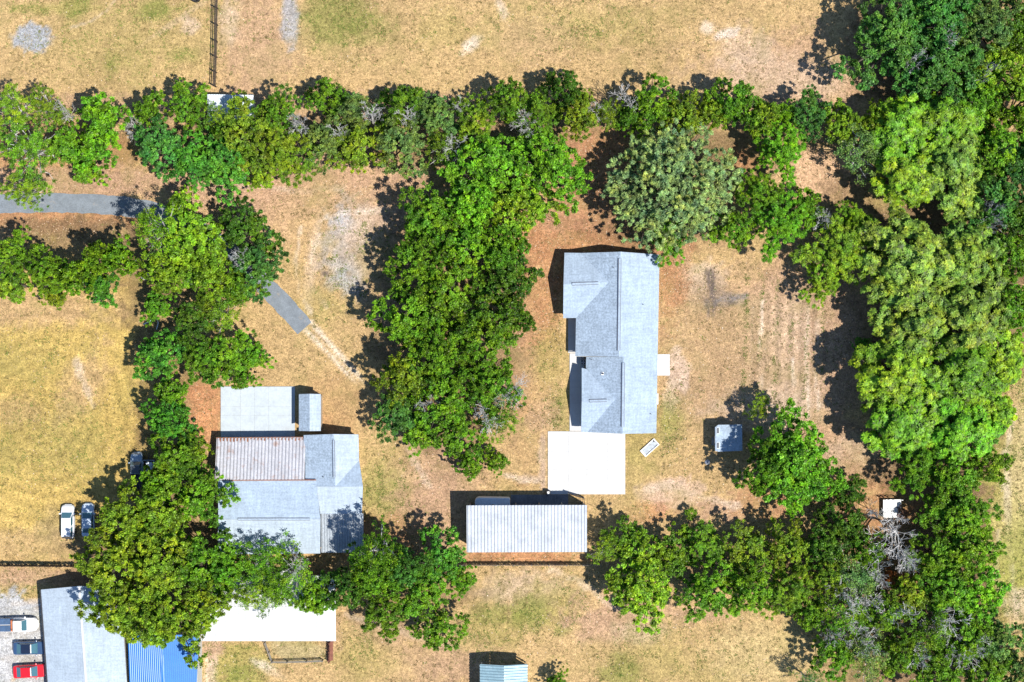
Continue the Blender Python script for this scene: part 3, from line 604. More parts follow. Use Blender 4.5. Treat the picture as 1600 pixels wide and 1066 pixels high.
gt = thing('railing_gate', 'thin dark metal railing turning the corner at the shed end of the parking pad', 'railing')
r_ = MB()
Q = [P(888, 770, 0), P(911.5, 777), P(913.5, 789)]
for h in (.45, 1.0, 1.5):
    o = MB().tube([(q.x, q.y, h) for q in Q], .045, 6).build('rail', M['dark'], gt)
for q in Q: MB().box(-.06, .06, -.06, .06, 0.02, 1.6, 0, (q.x, q.y)).build('post', M['dark'], gt)
bx = thing('gate_post', 'short dark post with a pale cap at the pad corner by the long shed', 'post', P(856.5, 769))
MB().box(-.28, .28, -.25, .25, 0.02, 1.1).build('shaft', M['dark'], bx); MB().box(-.14, .14, -.2, .2, 1.1, 1.18).build('cap', M['white'], bx)

# ------------------------------------------------------------------ tree shaded shed, deck, small roofs
ts = thing('shed', 'small square grey shed with leaf littered roof in tree shade on the lawn', 'shed')
roof('roof', [(1117.5, 668, 2.7), (1122, 664, 2.75), (1159.5, 663.5, 2.8), (1160, 704.5, 2.8), (1123, 706, 2.75), (1117.5, 705, 2.7)], [(0, 1, 2, 3, 4, 5)], M['tin_shed'], ts, .12)
walls('wall', [P(1120.5, 668, 2.7), P(1157, 667, 2.7), P(1157, 702, 2.7), P(1120.5, 702, 2.7)], M['tin_grey'], ts, 2.56)
for y in (673, 696):
    c = P(1121.8, y, 2.75); MB().box(-.11, .11, -.38, .38, 2.72, 2.84, 0, (c.x, c.y)).build('roof_hatch', M['dark'], ts)
    m = MB(); m.box(-.2, .2, -.48, .48, 2.72, 2.8, 0, (c.x, c.y)); m.build('hatch_frame', M['tin_pale'], ts)
c = P(1113.5, 689.5); MB().box(-.18, .3, -.55, .55, 0.0, .35, 0, (c.x, c.y)).build('step', M['wood_grey'], ts)
door_on(ts, P(1120.5, 689, 2.7), (-1, 0), mat='white')

dk = thing('deck', 'white deck platform with a railing half hidden among trees and dead branches', 'deck')
a = P(1380, 781, .8); b = P(1408, 809, .8); npl = 8; w_ = (a.y - b.y) / npl
for i in range(npl): MB().box(a.x, b.x, b.y + w_ * i + .012, b.y + w_ * (i + 1) - .012, .70, .8 + random.uniform(-.006, .006)).build('plank', M['white'], dk)
for fx in (0.02, .33, .66, .98):
    for fy in (.05, .95): MB().box(-.06, .06, -.06, .06, 0, .70, 0, (a.x + (b.x - a.x) * fx, b.y + (a.y - b.y) * fy)).build('leg', M['wood_grey'], dk)
for fx in (.05, .24, .5, .97): MB().box(-.05, .05, -.05, .05, .72, 1.9, 0, (a.x + (b.x - a.x) * fx, a.y + .06)).build('railing_post', M['white'], dk)
for h in (1.3, 1.85): MB().bar((a.x, a.y + .06, h), (b.x, a.y + .06, h), .07, .07).build('rail', M['white'], dk)

nb = thing('shed', 'pale blue ribbed metal shed roof mostly under the northern trees by the timber fence', 'shed')
corr_roof(nb, (324, 147.5, 3.0), (396, 148.5, 3.0), (397, 192, 2.6), (325, 191, 2.6), 9, 2, .06, M['tin_pale'])
walls('wall', [P(327, 150, 2.8), P(393, 151, 2.8), P(393, 189, 2.8), P(327, 188, 2.8)], M['siding'], nb, 2.5)
door_on(nb, P(360, 188.5, 2.8), (0, -1), mat='white')

# ------------------------------------------------------------------ south west buildings
wk = thing('workshop', 'long pale shingled workshop with a ridge cap coloured bright as a sunlit line, beside the parked cars', 'workshop')
roof('roof_slope', [(64, 921.5, 3.0), (123.5, 916, 4.6), (140, 1140, 4.6), (80, 1140, 3.0)], [(0, 1, 2, 3)], M['shingle_pale'], wk)
roof('roof_slope', [(123.7, 916, 4.6), (188, 918, 3.0), (203, 1140, 3.0), (140.2, 1140, 4.6)], [(0, 1, 2, 3)], M['shingle_pale'], wk)
MB().bar(P(123.6, 917, 4.63), P(140.1, 1140, 4.63), .3, .06).build('ridge_cap', M['tin_bright'], wk)  # bright bar paints the sunlit line along the ridge
MB().bar(P(63.2, 922, 2.95), P(79.2, 1140, 2.95), .16, .16).build('eave_bar', M['dark'], wk)  # dark bar along the west eave edge
walls('wall', [P(70, 926, 3), P(184, 922, 3), P(199, 1138, 3), P(85, 1138, 3)], M['siding'], wk, 2.84)
gable([(68, 925, 3), (123.6, 921, 4.55), (186, 922, 3)], M['siding'], wk, (0, -.1))

bl = thing('barn', 'blue ribbed metal roofed barn under the big oak', 'barn')
corr_roof(bl, (199.5, 992, 3.2), (254, 992, 4.3), (254, 1120, 4.3), (199.5, 1120, 3.2), 6, 3, .06, M['tin_blue'])
corr_roof(bl, (254.3, 992, 4.3), (311, 992, 3.2), (311, 1120, 3.2), (254.3, 1120, 4.3), 6, 3, .06, M['tin_blue'])
walls('wall', [P(203, 995, 3.2), P(308, 995, 3.2), P(308, 1118, 3.2), P(203, 1118, 3.2)], M['siding'], bl, 3.05)
gable([(203, 995, 3.2), (254, 995, 4.25), (308, 995, 3.2)], M['siding'], bl, (0, -.06))

wc = thing('white_shed', 'bright white ribbed metal roof partly under overhanging branches above a fenced pen', 'shed')
corr_roof(wc, (313, 948, 3.4), (524, 948, 3.4), (524.5, 1001.5, 2.8), (313.5, 1002, 2.8), 20, 2, .04, M['tin_bright'])
corr_roof(wc, (524, 947.8, 3.4), (313, 947.8, 3.4), (313, 900, 2.8), (524, 900, 2.8), 20, 2, .04, M['tin_bright'])
walls('wall', [P(317, 904, 2.8), P(521, 904, 2.8), P(521, 985, 2.8), P(317, 985, 2.8)], M['siding'], wc, 2.72)
for x in (320, 365, 415, 470, 520):
    c = P(x, 999, 2.8); MB().box(-.06, .06, -.06, .06, 0, 2.76, 0, (c.x, c.y)).build('post', M['wood_grey'], wc)
gable([(521, 904, 2.8), (521, 948, 3.36), (521, 985, 2.9)], M['siding'], wc, (-.05, 0)); gable([(317, 904, 2.8), (317, 948, 3.36), (317, 985, 2.9)], M['siding'], wc, (.05, 0))

tc = thing('carport', 'teal ribbed metal carport with dark open front at the bottom edge', 'carport')
for (a, b) in ((( 750, 3.2), (787, 4.0)), ((787, 4.0), (824, 3.2))):
    # ribs run across the ridge, so the sheets are laid from front to back
    up, lo = ((b, a) if a[1] < b[1] else (a, b))
    sgn = 1 if lo[0] > up[0] else -1
    y0, y1 = 1040, 1150
    A = (up[0], y0 if sgn > 0 else y1, up[1]); B = (up[0], y1 if sgn > 0 else y0, up[1])
    A, B = (up[0], y1, up[1]), (up[0], y0, up[1])
    if sgn > 0: corr_roof(tc, B[:2] + (up[1],), A, (lo[0], y1, lo[1]), (lo[0], y0, lo[1]), 5, 5, .10, M['tin_teal']) if False else corr_roof(tc, A, B, (lo[0], y0, lo[1]), (lo[0], y1, lo[1]), 5, 5, .10, M['tin_teal'])
    else: corr_roof(tc, B, A, (lo[0], y1, lo[1]), (lo[0], y0, lo[1]), 5, 5, .10, M['tin_teal'])
for x, h in ((752, 3.15), (822, 3.15)):
    for y in (1043, 1090, 1145):
        c = P(x, y, h); MB().box(-.07, .07, -.07, .07, 0, h - .05, 0, (c.x, c.y)).build('post', M['white'], tc)
for x in (752, 822):
    a, b = P(x, 1046, 3.1), P(x, 1148, 3.1); MB().box(a.x - .03, a.x + .03, b.y, a.y, .3, 3.0).build('side_wall', M['tin_teal'], tc)
MB().bar(P(749, 1040.5, 3.12), P(787, 1040.5, 3.92), .08, .14).build('front_trim', M['white'], tc); MB().bar(P(787.3, 1040.5, 3.92), P(825, 1040.5, 3.12), .08, .14).build('front_trim', M['white'], tc)

# ------------------------------------------------------------------ fences
def rail_fence(label, pts, h, rails, mat, name='rail_fence', group=None, pw=.12, rw=(.05, .13), step=None):
    t = thing(name, label, 'fence', P(*pts[0]), 0, group); o = P(*pts[0]); Q = [P(*p) - o for p in pts]
    for q in Q: MB().box(-pw / 2, pw / 2, -pw / 2, pw / 2, 0, h + .08, 0, (q.x, q.y)).build('post', mat, t)
    for i in range(len(Q) - 1):
        for k in range(rails):
            z = h * (k + 1) / rails - .06
            MB().bar(Q[i] + Vector((0, 0, z)), Q[i + 1] + Vector((0, 0, z)), rw[0], rw[1]).build('rail', mat, t)
    return t
rail_fence('dark four rail timber fence running down to the northern trees', [(341, -40), (341, -12), (340.5, 14), (340.2, 40), (339.8, 66), (339.2, 90), (338.5, 114), (337.8, 136)], 2.0, 4, M['wood_dark'], 'timber_fence', rw=(.05, .16), pw=.16)
def panel_fence(label, pts, h, mat, name='board_fence'):
    t = thing(name, label, 'fence', P(*pts[0])); o = P(*pts[0]); Q = [P(*p) - o for p in pts]
    for q in Q: MB().box(-.06, .06, -.06, .06, 0, h + .1, 0, (q.x, q.y)).build('post', mat, t)
    for i in range(len(Q) - 1):
        d = (Q[i + 1] - Q[i]); n = max(2, int(d.length / .16)); m = MB(); u = d.normalized(); s = Vector((-u.y, u.x, 0)) * .012
        for k in range(n):
            a = Q[i] + u * (d.length * k / n + .008) + s * random.uniform(.3, 1.4); b = Q[i] + u * (d.length * (k + 1) / n - .008) + s
            m.bar(a + Vector((0, 0, h / 2)), b + Vector((0, 0, h / 2 + random.uniform(-.02, .02))), .025, h - .1)
        m.build('board_panel', mat, t)
    return t
panel_fence('dark board fence from the left edge to the big oak', [(x, 882 + .01 * x) for x in range(-40, 130, 27)], 1.9, M['wood_dark'])
panel_fence('weathered grey board fence behind the long shed', [(x, 881.5) for x in range(560, 960, 27)], 1.5, M['wood_grey'])
rail_fence('grey rail fence round the pen below the white roof', [(415, 1003), (421, 1018), (426, 1033), (450, 1033), (480, 1032), (505, 1031)], 1.2, 3, M['wood_grey'], 'pen_fence')
panel_fence('low red brown plank fence closing the right side of the pen', [(516, 1003), (515.5, 1017), (515, 1033)], 1.3, M['wood_red'], 'plank_fence')
for (x0, x1) in ((1003, 1017), (1017, 1032)):
    pass
lb = thing('lumber_stack', 'red brown planks laid flat beside the plank fence of the pen', 'lumber', P(516, 1017))
for k in range(3): MB().box(-.42 + k * .28, -.16 + k * .28, -1.55 + .1 * k, 1.5 + .05 * k, .0, .09 + .02 * k).build('plank', M['wood_red'], lb)

# dark rimmed tub at the top edge
tb = thing('tub', 'dark rimmed tub cut by the top edge near the timber fence', 'tub', P(306, -4))
m = MB(); R0, R1, n = .75, .66, 20
for r, z in ((R0, 0), (R0, .55), (R1, .55), (R1, .06)):
    for k in range(n): m.v.append((r * math.cos(2 * math.pi * k / n), r * math.sin(2 * math.pi * k / n), z))
for l in range(3):
    for k in range(n): m.f.append((l * n + k, l * n + (k + 1) % n, (l + 1) * n + (k + 1) % n, (l + 1) * n + k))
m.f.append(tuple(3 * n + k for k in range(n))); m.build('bowl', M['dark'], tb)
MB().tube([(.7 * math.cos(t * .3142), .7 * math.sin(t * .3142), .56) for t in range(21)], .05, 6).build('rim', M['rubber'], tb)

# ------------------------------------------------------------------ vehicles
def car(name, label, cat, px, py, heading, col, kind='sedan', L=4.7, Wd=1.82, roofcol=None):
    t = thing(name, label, cat, P(px, py), math.radians(heading)); pm = paint('car_paint', col); rm = paint('roof_paint', roofcol) if roofcol else pm
    hw = Wd / 2; l = L / 2
    if kind == 'suv':   hood, belt, top, st = 1.0, 1.05, 1.68, dict(ws0=.22, ws1=.38, rw0=.92, rw1=.975, tail=1.05)
    elif kind == 'pickup': hood, belt, top, st = 1.08, 1.12, 1.85, dict(ws0=.24, ws1=.34, rw0=.55, rw1=.57, tail=1.1)
    else: hood, belt, top, st = .86, .93, 1.43, dict(ws0=.26, ws1=.43, rw0=.72, rw1=.89, tail=.97)
    fx = lambda f: l - f * L
    # lofted lower body: stations front to back (fraction, half width factor, top z)
    stn = [(0.0, .40, .56), (.008, .62, .62), (.025, .80, .70), (.055, .91, hood - .13), (.10, .97, hood - .07), (.17, 1.0, hood - .02), (st['ws0'], 1.0, hood + .04), (.5, 1.0, belt), (st['rw1'], 1.0, st['tail'] if kind != 'pickup' else belt), (.93, .97, st['tail'] - .02), (.965, .90, st['tail'] - .06), (.985, .78, st['tail'] - .14), (.995, .62, st['tail'] - .22), (1.0, .42, .64)]
    if kind == 'suv': stn[8:] = [(.9, 1.0, belt), (.955, .96, belt), (.98, .88, belt - .06), (.992, .74, belt - .14), (1.0, .5, .66)]
    if kind == 'pickup': stn = stn[:8] + [(st['rw1'] + .01, 1.0, belt)]
    m = MB(); nr = 8
    for f, wf, zt in stn:
        x = fx(f); w = hw * wf; zb = .24 if .05 < f < .95 else .34
        for (yy, zz) in ((-w * .9, zb), (-w, zb + .12), (-w, zt * .72), (-w * .93, zt - .02), (-w * .72, zt + .02), (w * .72, zt + .02), (w * .93, zt - .02), (w, zt * .72), (w, zb + .12), (w * .9, zb)): m.v.append((x, yy, zz))
    nr = 10
    for i in range(len(stn) - 1):
        for k in range(nr): m.f.append((i * nr + k, i * nr + (k + 1) % nr, (i + 1) * nr + (k + 1) % nr, (i + 1) * nr + k))
    m.f.append(tuple(range(nr))[::-1]); m.f.append(tuple((len(stn) - 1) * nr + k for k in range(nr)))
    m.build('body', pm, t, smooth=False, bevel=.03)
    # greenhouse
    a0, a1, b1, b0 = fx(st['ws0']), fx(st['ws1']), fx(st['rw0']), fx(st['rw1']); wb, wt = hw * .90, hw * .70
    zb = belt - .02
    base = [(a0, -wb * .93, zb), (a0, wb * .93, zb), (b0, wb * .93, zb), (b0, -wb * .93, zb)]; topv = [(a1, -wt, top - .03), (a1, wt, top - .03), (b1, wt, top - .02), (b1, -wt, top - .02)]
    m = MB(); m.v = base + topv; m.f = [(0, 1, 5, 4), (1, 2, 6, 5), (2, 3, 7, 6), (3, 0, 4, 7), (4, 5, 6, 7)]; m.build('cabin', pm, t, bevel=.04)
    r_ = MB(); mid = (a1 + b1) / 2
    r_.prism([(a1 - .02, -wt + .1), (a1 - .02, wt - .1), (a1 - .2, wt - .02), (b1 + .15, wt - .02), (b1 + .02, wt - .1), (b1 + .02, -wt + .1), (b1 + .15, -wt + .02), (a1 - .2, -wt + .02)][::-1], top - .035, top + .015); r_.build('roof', rm, t, bevel=.03)
    def pane(q, nm, off, ins=.06):
        q = [Vector(v) for v in q]; c = sum(q, Vector()) / 4; nrm = (q[1] - q[0]).cross(q[3] - q[0]).normalized()
        if nrm.dot(Vector(off)) < 0: nrm = -nrm
        m = MB(); qq = [v + (c - v) * ins + nrm * .012 for v in q]; m.face(qq); m.face([v - nrm * .02 for v in reversed(qq)]); m.build(nm, M['glass'], t)
    pane((base[0], base[1], topv[1], topv[0]), 'windshield', (1, 0, 1)); pane((base[2], base[3], topv[3], topv[2]), 'rear_window', (-1, 0, .5))
    for s, (i, j) in ((1, (1, 2)), (-1, (0, 3))):
        bA, bB, tA, tB = [Vector(v) for v in (base[i], base[j], topv[i], topv[j])]
        for u0, u1 in ((.03, .48), (.52, .95)):
            pane((bA.lerp(bB, u0), bA.lerp(bB, u1), tA.lerp(tB, u1), tA.lerp(tB, u0)), 'side_window', (0, s, .3), .10)
        mx = fx(st['ws0'] + .04); MB().box(mx - .09, mx + .09, s * hw * .95 if s > 0 else -hw - .2, hw + .2 if s > 0 else -hw * .95, belt - .02, belt + .14).build('mirror', pm, t, bevel=.03)
        MB().box(l - .34, l - .16, *(sorted((s * hw * .56, s * hw * .80))), .60, .74).build('headlight', M['lamp_clear'], t)
        if kind != 'pickup': MB().box(-l + .12, -l + .3, *(sorted((s * hw * .55, s * hw * .82))), .68, .85).build('taillight', M['lamp_red'], t)
    R = .34 if kind == 'sedan' else .39
    for f in (.19, .79):
        for s in (-1, 1):
            y = s * (hw - .10); w = MB().tube([(fx(f), y - .11, R), (fx(f), y + .11, R)], R, 18).build('wheel', M['rubber'], t)
            MB().tube([(fx(f), y + s * .112, R), (fx(f), y + s * .125, R)], R * .62, 12).build('rim', M['rim'], w)
    MB().box(l - .16, l + .04, -hw * .5, hw * .5, .36, .54).build('bumper', pm, t, bevel=.03)
    return t
car('parked_car', 'silver white estate car parked in the open beside the big oak', 'car', 108.5, 814, 90, (0.72, 0.74, 0.77), 'suv', 4.75, 1.85)
car('parked_car', 'pale blue grey car half hidden under the big oak', 'car', 140, 812, 91, (0.50, 0.58, 0.68), 'sedan', 4.7, 1.82)
car('parked_car', 'dark blue car nosed in under the workshop eave', 'car', 49.5, 1011, 1, (0.035, 0.075, 0.16), 'sedan', 4.8, 1.85, (0.012, 0.02, 0.045))
car('parked_car', 'red car nosed in under the workshop eave', 'car', 49.5, 1047, 3, (0.60, 0.012, 0.022), 'sedan', 4.8, 1.85)
pk = car('pickup_truck', 'white work truck with blue bed panels and an orange rack behind the cab', 'truck', 30, 974.5, 1, (0.80, 0.80, 0.80), 'pickup', 5.6, 1.98)
MB().box(-3.4, -.55, -.95, .95, .55, .92).build('bed', M['white'], pk, bevel=.03)
for sy in (-1, 1): MB().box(-3.3, -.75, *sorted((sy * .08, sy * .88)), .92, 1.12).build('bed_panel', surf('blue_panel', (0.06, 0.11, 0.20), 0.5), pk)
MB().box(-.70, -.36, -.82, .82, .92, 1.45).build('rack', M['orange'], pk, bevel=.04)
for s in (-1, 1): MB().box(-.62, -.42, *sorted((s * .5, s * .75)), 1.45, 1.62).build('beacon', M['orange'], pk)
op = car('pickup_truck', 'old blue grey pickup in deep shade at the meadow edge', 'truck', 216, 735, 90, (0.30, 0.38, 0.46), 'pickup', 5.2, 1.75, (0.05, 0.06, 0.07))
m = MB(); m.box(-2.55, -.5, -.85, -.78, .5, 1.1); m.box(-2.55, -.5, .78, .85, .5, 1.1); m.box(-2.55, -2.48, -.78, .78, .5, 1.098); m.box(-2.5, -.5, -.78, .78, .45, .55); m.build('bed', surf('bed_paint', (0.05, 0.05, 0.055), 0.7), op)
ut = thing('utility_trailer', 'open utility trailer holding pale scrap in deep shade beside the old pickup', 'trailer', P(234, 733), math.radians(90))
m = MB()
for a, b in (((-1.3, -.75), (1.3, -.75)), ((-1.3, .75), (1.3, .75)), ((-1.3, -.75), (-1.3, .75)), ((1.3, -.75), (1.3, .75))): m.bar((*a, .95), (*b, .95), .07, .07); m.bar((*a, .55), (*b, .55), .07, .1)
m.build('frame', M['tin_grey'], ut); MB().box(-1.28, 1.28, -.72, .72, .5, .56).build('floor', M['wood_dark'], ut)
for s in (-.88, .88): MB().tube([(0, s - .09, .32), (0, s + .09, .32)], .32, 14).build('wheel', M['rubber'], ut)
MB().bar((1.3, 0, .5), (2.3, 0, .45), .08, .08).build('hitch', M['dark'], ut)
MB().tube([(2.2, 0, 0.0), (2.2, 0, .5)], .035, 6).build('jack', M['dark'], ut)
sc_ = thing('scrap_pile', 'pale scrap pieces heaped inside the utility trailer', 'scrap', P(234, 733, .56))
for k in range(7):
    MB().box(-random.uniform(.15, .35), random.uniform(.15, .35), -.18, .18, 0.0, random.uniform(.12, .4), random.uniform(0, 3), (random.uniform(-.5, .5), random.uniform(-.9, .9))).build('piece', M['tin_pale'], sc_)

pp = thing('pipe', 'thin pale curved pipe lying in the shade under trees', 'pipe')
Q = [P(x, y, .12) for x, y in ((224, 507), (231, 503.5), (238, 499.5), (243, 498), (246.5, 500.5), (247.5, 505), (246, 510), (244.5, 515))]
MB().tube(Q, .09, 8).build('tube', M['tin_pale'], pp, smooth=True)
lg = thing('log', 'straight bare pale log on the ground at the edge of the southern woods', 'log'); MB().tube([P(1281, 957, .3), P(1291, 949, .34), P(1302, 940, .3)], [.14, .16, .12], 8).build('trunk', M['bark_grey'], lg)
def rock(label, px, py, r):
    t = thing('rock', label, 'rock', P(px, py)); n = 10; m = MB(); rr = random.Random(int(px))
    for i in range(5):
        ph = i / 4 * math.pi * .5
        for k in range(n):
            q = r * rr.uniform(.8, 1.1); m.v.append((q * math.cos(ph) * math.cos(k * .628), q * math.cos(ph) * math.sin(k * .628), q * .8 * math.sin(ph)))
    for i in range(4):
        for k in range(n): m.f.append((i * n + k, i * n + (k + 1) % n, (i + 1) * n + (k + 1) % n, (i + 1) * n + k))
    m.build('boulder', M['rock'], t)
rock('pale mottled boulder in the shade left of the yellow green trees', 226, 431, .62)
rock('small pale rock just left of the tree shaded shed', 1105, 722, .4)

# ------------------------------------------------------------------ trees
def unit(v): return v / (np.linalg.norm(v, axis=-1, keepdims=True) + 1e-9)
def make_crown(seed, R, H, base, lobes, clumps, leaves, ll, lw, style='oak', bark='bark', gap=0.0, fat=1.0):
    """returns (crown mesh, trunk mesh) built of leaf faces spread through lobes carried on limbs"""
    r = np.random.RandomState(seed)
    ph = r.rand(4) * 6.28
    LC = []; LR = []
    for i in range(lobes):
        th = i * 2.39996 + r.randn() * .25; fr = math.sqrt((i + .4) / lobes)
        Rm = R * (1 + (.20 * math.sin(2 * th + ph[0]) + .12 * math.sin(3 * th + ph[1])) / fat ** 3)
        rl = R * r.uniform(.26, .41) * (1.0 if style != 'cedar' else .8) * math.sqrt(14.0 / max(lobes, 9)) * fat
        rad = max(0.0, (Rm - rl * .85)) * fr
        if style == 'cedar': zt = base + (H - base) * (1 - .85 * fr) * r.uniform(.9, 1.0)
        else: zt = base + (H - base) * (1 - .50 * fr ** 2.2) * r.uniform(.76, 1.0)
        LC.append((rad * math.cos(th), rad * math.sin(th), max(base * .8, zt - rl * .8))); LR.append(rl)
    LC = np.array(LC); LR = np.array(LR)
    n = lobes * clumps
    d = unit(r.randn(n, 3)); d[:, 2] = np.where(d[:, 2] < -.35, -d[:, 2], d[:, 2])
    li = np.repeat(np.arange(lobes), clumps)
    cc = LC[li] + d * LR[li][:, None] * r.uniform(.62, 1.06, (n, 1)) * np.array([1, 1, .78])
    tone_l = r.uniform(-.15, .15, lobes)[li]; tone_c = np.clip(.45 + tone_l + r.randn(n) * .17, 0.02, .98)
    if gap: 
        keep = r.rand(n) > gap; cc, d, li, tone_c = cc[keep], d[keep], li[keep], tone_c[keep]; n = len(cc)
    m = n * leaves; ci = np.repeat(np.arange(n), leaves)
    cr = (R / math.sqrt(n)) * 1.0 * r.uniform(.7, 1.35, n)
    if style in ('feather', 'needle'): cr *= .9
    off = r.randn(m, 3) * .5; off *= np.minimum(1, 1.3 / (np.linalg.norm(off, axis=1, keepdims=True) + 1e-6))
    pos = cc[ci] + off * cr[ci][:, None] * np.array([1, 1, .7])
    if style == 'rosette':
        k = 7; nro = (m // k); pos = pos[:nro * k].reshape(nro, k, 3)[:, :1].repeat(k, 1).reshape(-1, 3); ci = ci[:nro * k].reshape(nro, k)[:, :1].repeat(k, 1).reshape(-1); m = nro * k
        ax = unit(d[ci] + np.array([0, 0, 1.1]) + 0 * pos); an = (np.arange(m) % k) * (6.283 / k) + np.repeat(r.rand(nro) * 6.28, k)
        u = unit(np.cross(ax, np.array([.3, .9, .1]))); w = np.cross(ax, u)
        t = unit(u * np.cos(an)[:, None] + w * np.sin(an)[:, None] + ax * r.uniform(-.35, .25, (m, 1))); nr = unit(ax + r.randn(m, 3) * .25)
        Lf = ll * r.uniform(.75, 1.2, (m, 1)); b = unit(np.cross(nr, t)); pos = pos + t * Lf * .5
    else:
        if style == 'feather':
            t = unit(d[ci] * .9 + r.randn(m, 3) * .55 + np.array([0, 0, -.25]))
        elif style == 'needle':
            t = unit(off + r.randn(m, 3) * .25)
        else: t = unit(r.randn(m, 3) + d[ci] * .4)
        nr = unit(d[ci] * .6 + np.array([0, 0, .9]) + r.randn(m, 3) * .55); b = unit(np.cross(nr, t)); Lf = ll * r.uniform(.65, 1.3, (m, 1))
    wd = lw * r.uniform(.7, 1.25, (m, 1)); nz = unit(np.cross(t, b))
    v0 = pos - t * Lf * .5; v1 = pos + b * wd * .5 + nz * wd * .10 - t * Lf * .05; v2 = pos + t * Lf * .5 - nz * wd * .1; v3 = pos - b * wd * .5 + nz * wd * .10 - t * Lf * .05
    V = np.stack([v0, v1, v2, v3], 1).reshape(-1, 3); F = np.arange(m * 4).reshape(m, 4)
    tone = np.clip(tone_c[ci] + r.randn(m) * .19, 0, 1)
    cm = np_mesh('crown', V, F, M['leaf'], {'tone': ('FLOAT', 'FACE', tone)})
    tm = MB(); fork = Vector((r.randn() * .1 * R * .2, r.randn() * .02 * R, base * .75)); r0 = .035 * R + .08
    tm.tube([(0, 0, -.1), (fork.x * .5, fork.y * .3, base * .4), fork], [r0 * 1.25, r0, r0 * .85], 8)
    rr = random.Random(seed)
    for i in range(lobes):
        c = Vector(LC[i]); mid = fork.lerp(c, .5) + Vector((rr.uniform(-.1, .1) * R * .5, rr.uniform(-.1, .1) * R * .5, .06 * R)); e_ = c + Vector((0, 0, LR[i] * .3))
        tm.tube([fork, mid, e_], [r0 * .55, r0 * .36, r0 * .12], 5)
        own = np.nonzero(li == i)[0]
        for j in own[:: (3 if style == 'needle' else 4)]:
            q = Vector(cc[j]); tm.tube([mid.lerp(c, .7), (mid.lerp(q, .6)) + Vector((0, 0, -.05 * R)), q], [r0 * .16, r0 * .11, .02], 3)
    return cm, tm.mesh('trunk', M[bark])

def make_bare(seed, R, H, depth=5, bark='bark_grey'):
    rr = random.Random(seed); tm = MB()
    def grow(p, d, L, r, lev):
        q = p + d * L * .5 + Vector((rr.uniform(-1, 1), rr.uniform(-1, 1), rr.uniform(-.3, .3))) * L * .10; e_ = p + d * L + Vector((rr.uniform(-1, 1), rr.uniform(-1, 1), 0)) * L * .12
        tm.tube([p, q, e_], [max(r, .02), max(r * .8, .017), max(r * .55, .012)], 6 if lev > 2 else 3)
        if lev == 0: return
        for k in range(rr.choice((2, 3, 4)) + (1 if lev == depth else 0)):
            s = rr.choice((q, e_, e_)); nd = (d + Vector((rr.gauss(0, .55), rr.gauss(0, .55), rr.gauss(.1, .3)))).normalized()
            grow(s, nd, L * rr.uniform(.55, .8), r * rr.uniform(.44, .60), lev - 1)
    grow(Vector((0, 0, 0)), Vector((rr.uniform(-.15, .15), rr.uniform(-.15, .15), 1)).normalized(), H * .34, .038 * R + .05, depth)
    return tm.mesh('trunk', M[bark])

VAR = {
 'oak': [(2.4, make_crown(11, 2.4, 4.6, 1.3, 9, 16, 59, 0.194, 0.122)), (4.2, make_crown(12, 4.2, 8.0, 2.6, 15, 22, 59, 0.230, 0.144)), (4.2, make_crown(13, 4.2, 8.4, 2.6, 13, 24, 59, 0.230, 0.144)),
         (6.2, make_crown(14, 6.2, 11, 3.4, 24, 26, 59, 0.259, 0.158)), (6.2, make_crown(15, 6.2, 11, 3.4, 21, 28, 59, 0.259, 0.158))],
 'bright': [(2.4, make_crown(21, 2.4, 4.6, 1.3, 9, 16, 52, 0.245, 0.122)), (4.6, make_crown(22, 4.6, 8.4, 2.6, 17, 22, 56, 0.302, 0.144)), (4.6, make_crown(23, 4.6, 8.8, 2.6, 14, 26, 56, 0.302, 0.144))],
 'rosette': [(4.2, make_crown(31, 4.2, 8.5, 3.0, 22, 20, 42, .40, .19, 'rosette')), (6.4, make_crown(32, 6.4, 11.5, 3.6, 38, 26, 42, .43, .20, 'rosette', gap=.16)), (6.4, make_crown(33, 6.4, 11.5, 3.6, 34, 28, 42, .43, .20, 'rosette', gap=.16))],
 'feather': [(4.2, make_crown(41, 4.2, 7.6, 2.2, 17, 22, 70, 0.346, 0.072, 'feather')), (4.2, make_crown(42, 4.2, 7.6, 2.2, 15, 22, 70, 0.346, 0.072, 'feather')), (9.0, make_crown(43, 9.0, 12.5, 3.0, 44, 36, 63, 0.450, 0.098, 'feather', fat=1.45))],
 'cedar': [(3.6, make_crown(51, 3.6, 8.2, 1.2, 17, 22, 63, 0.202, 0.086, 'cedar')), (3.6, make_crown(52, 3.6, 8.6, 1.2, 15, 24, 63, 0.202, 0.086, 'cedar'))],
 'pine': [(4.4, make_crown(61, 4.4, 10.5, 4.2, 18, 13, 52, 0.245, 0.094, 'needle', 'bark_grey', .12)), (4.4, make_crown(62, 4.4, 10.0, 4.2, 16, 14, 52, 0.245, 0.094, 'needle', 'bark_grey', .12))],
 'sparse': [(4.4, make_crown(71, 4.4, 8.6, 3.0, 15, 16, 38, 0.216, 0.130, 'oak', 'bark_grey', .35)), (4.4, make_crown(72, 4.4, 9.0, 3.0, 13, 17, 38, 0.216, 0.130, 'oak', 'bark_grey', .35))],
 'bare': [(3.0, (None, make_bare(81, 3.0, 7.5))), (3.0, (None, make_bare(82, 3.0, 7.0))), (3.0, (None, make_bare(83, 3.0, 8.0)))],
}
HT = {'oak': (11, 6.2), }
DK = (0.080, 0.20, 0.014); OK_ = (0.135, 0.295, 0.014); MID = (0.155, 0.35, 0.016); BR = (0.185, 0.46, 0.02); VIV = (0.105, 0.345, 0.03); YG = (0.23, 0.41, 0.02)
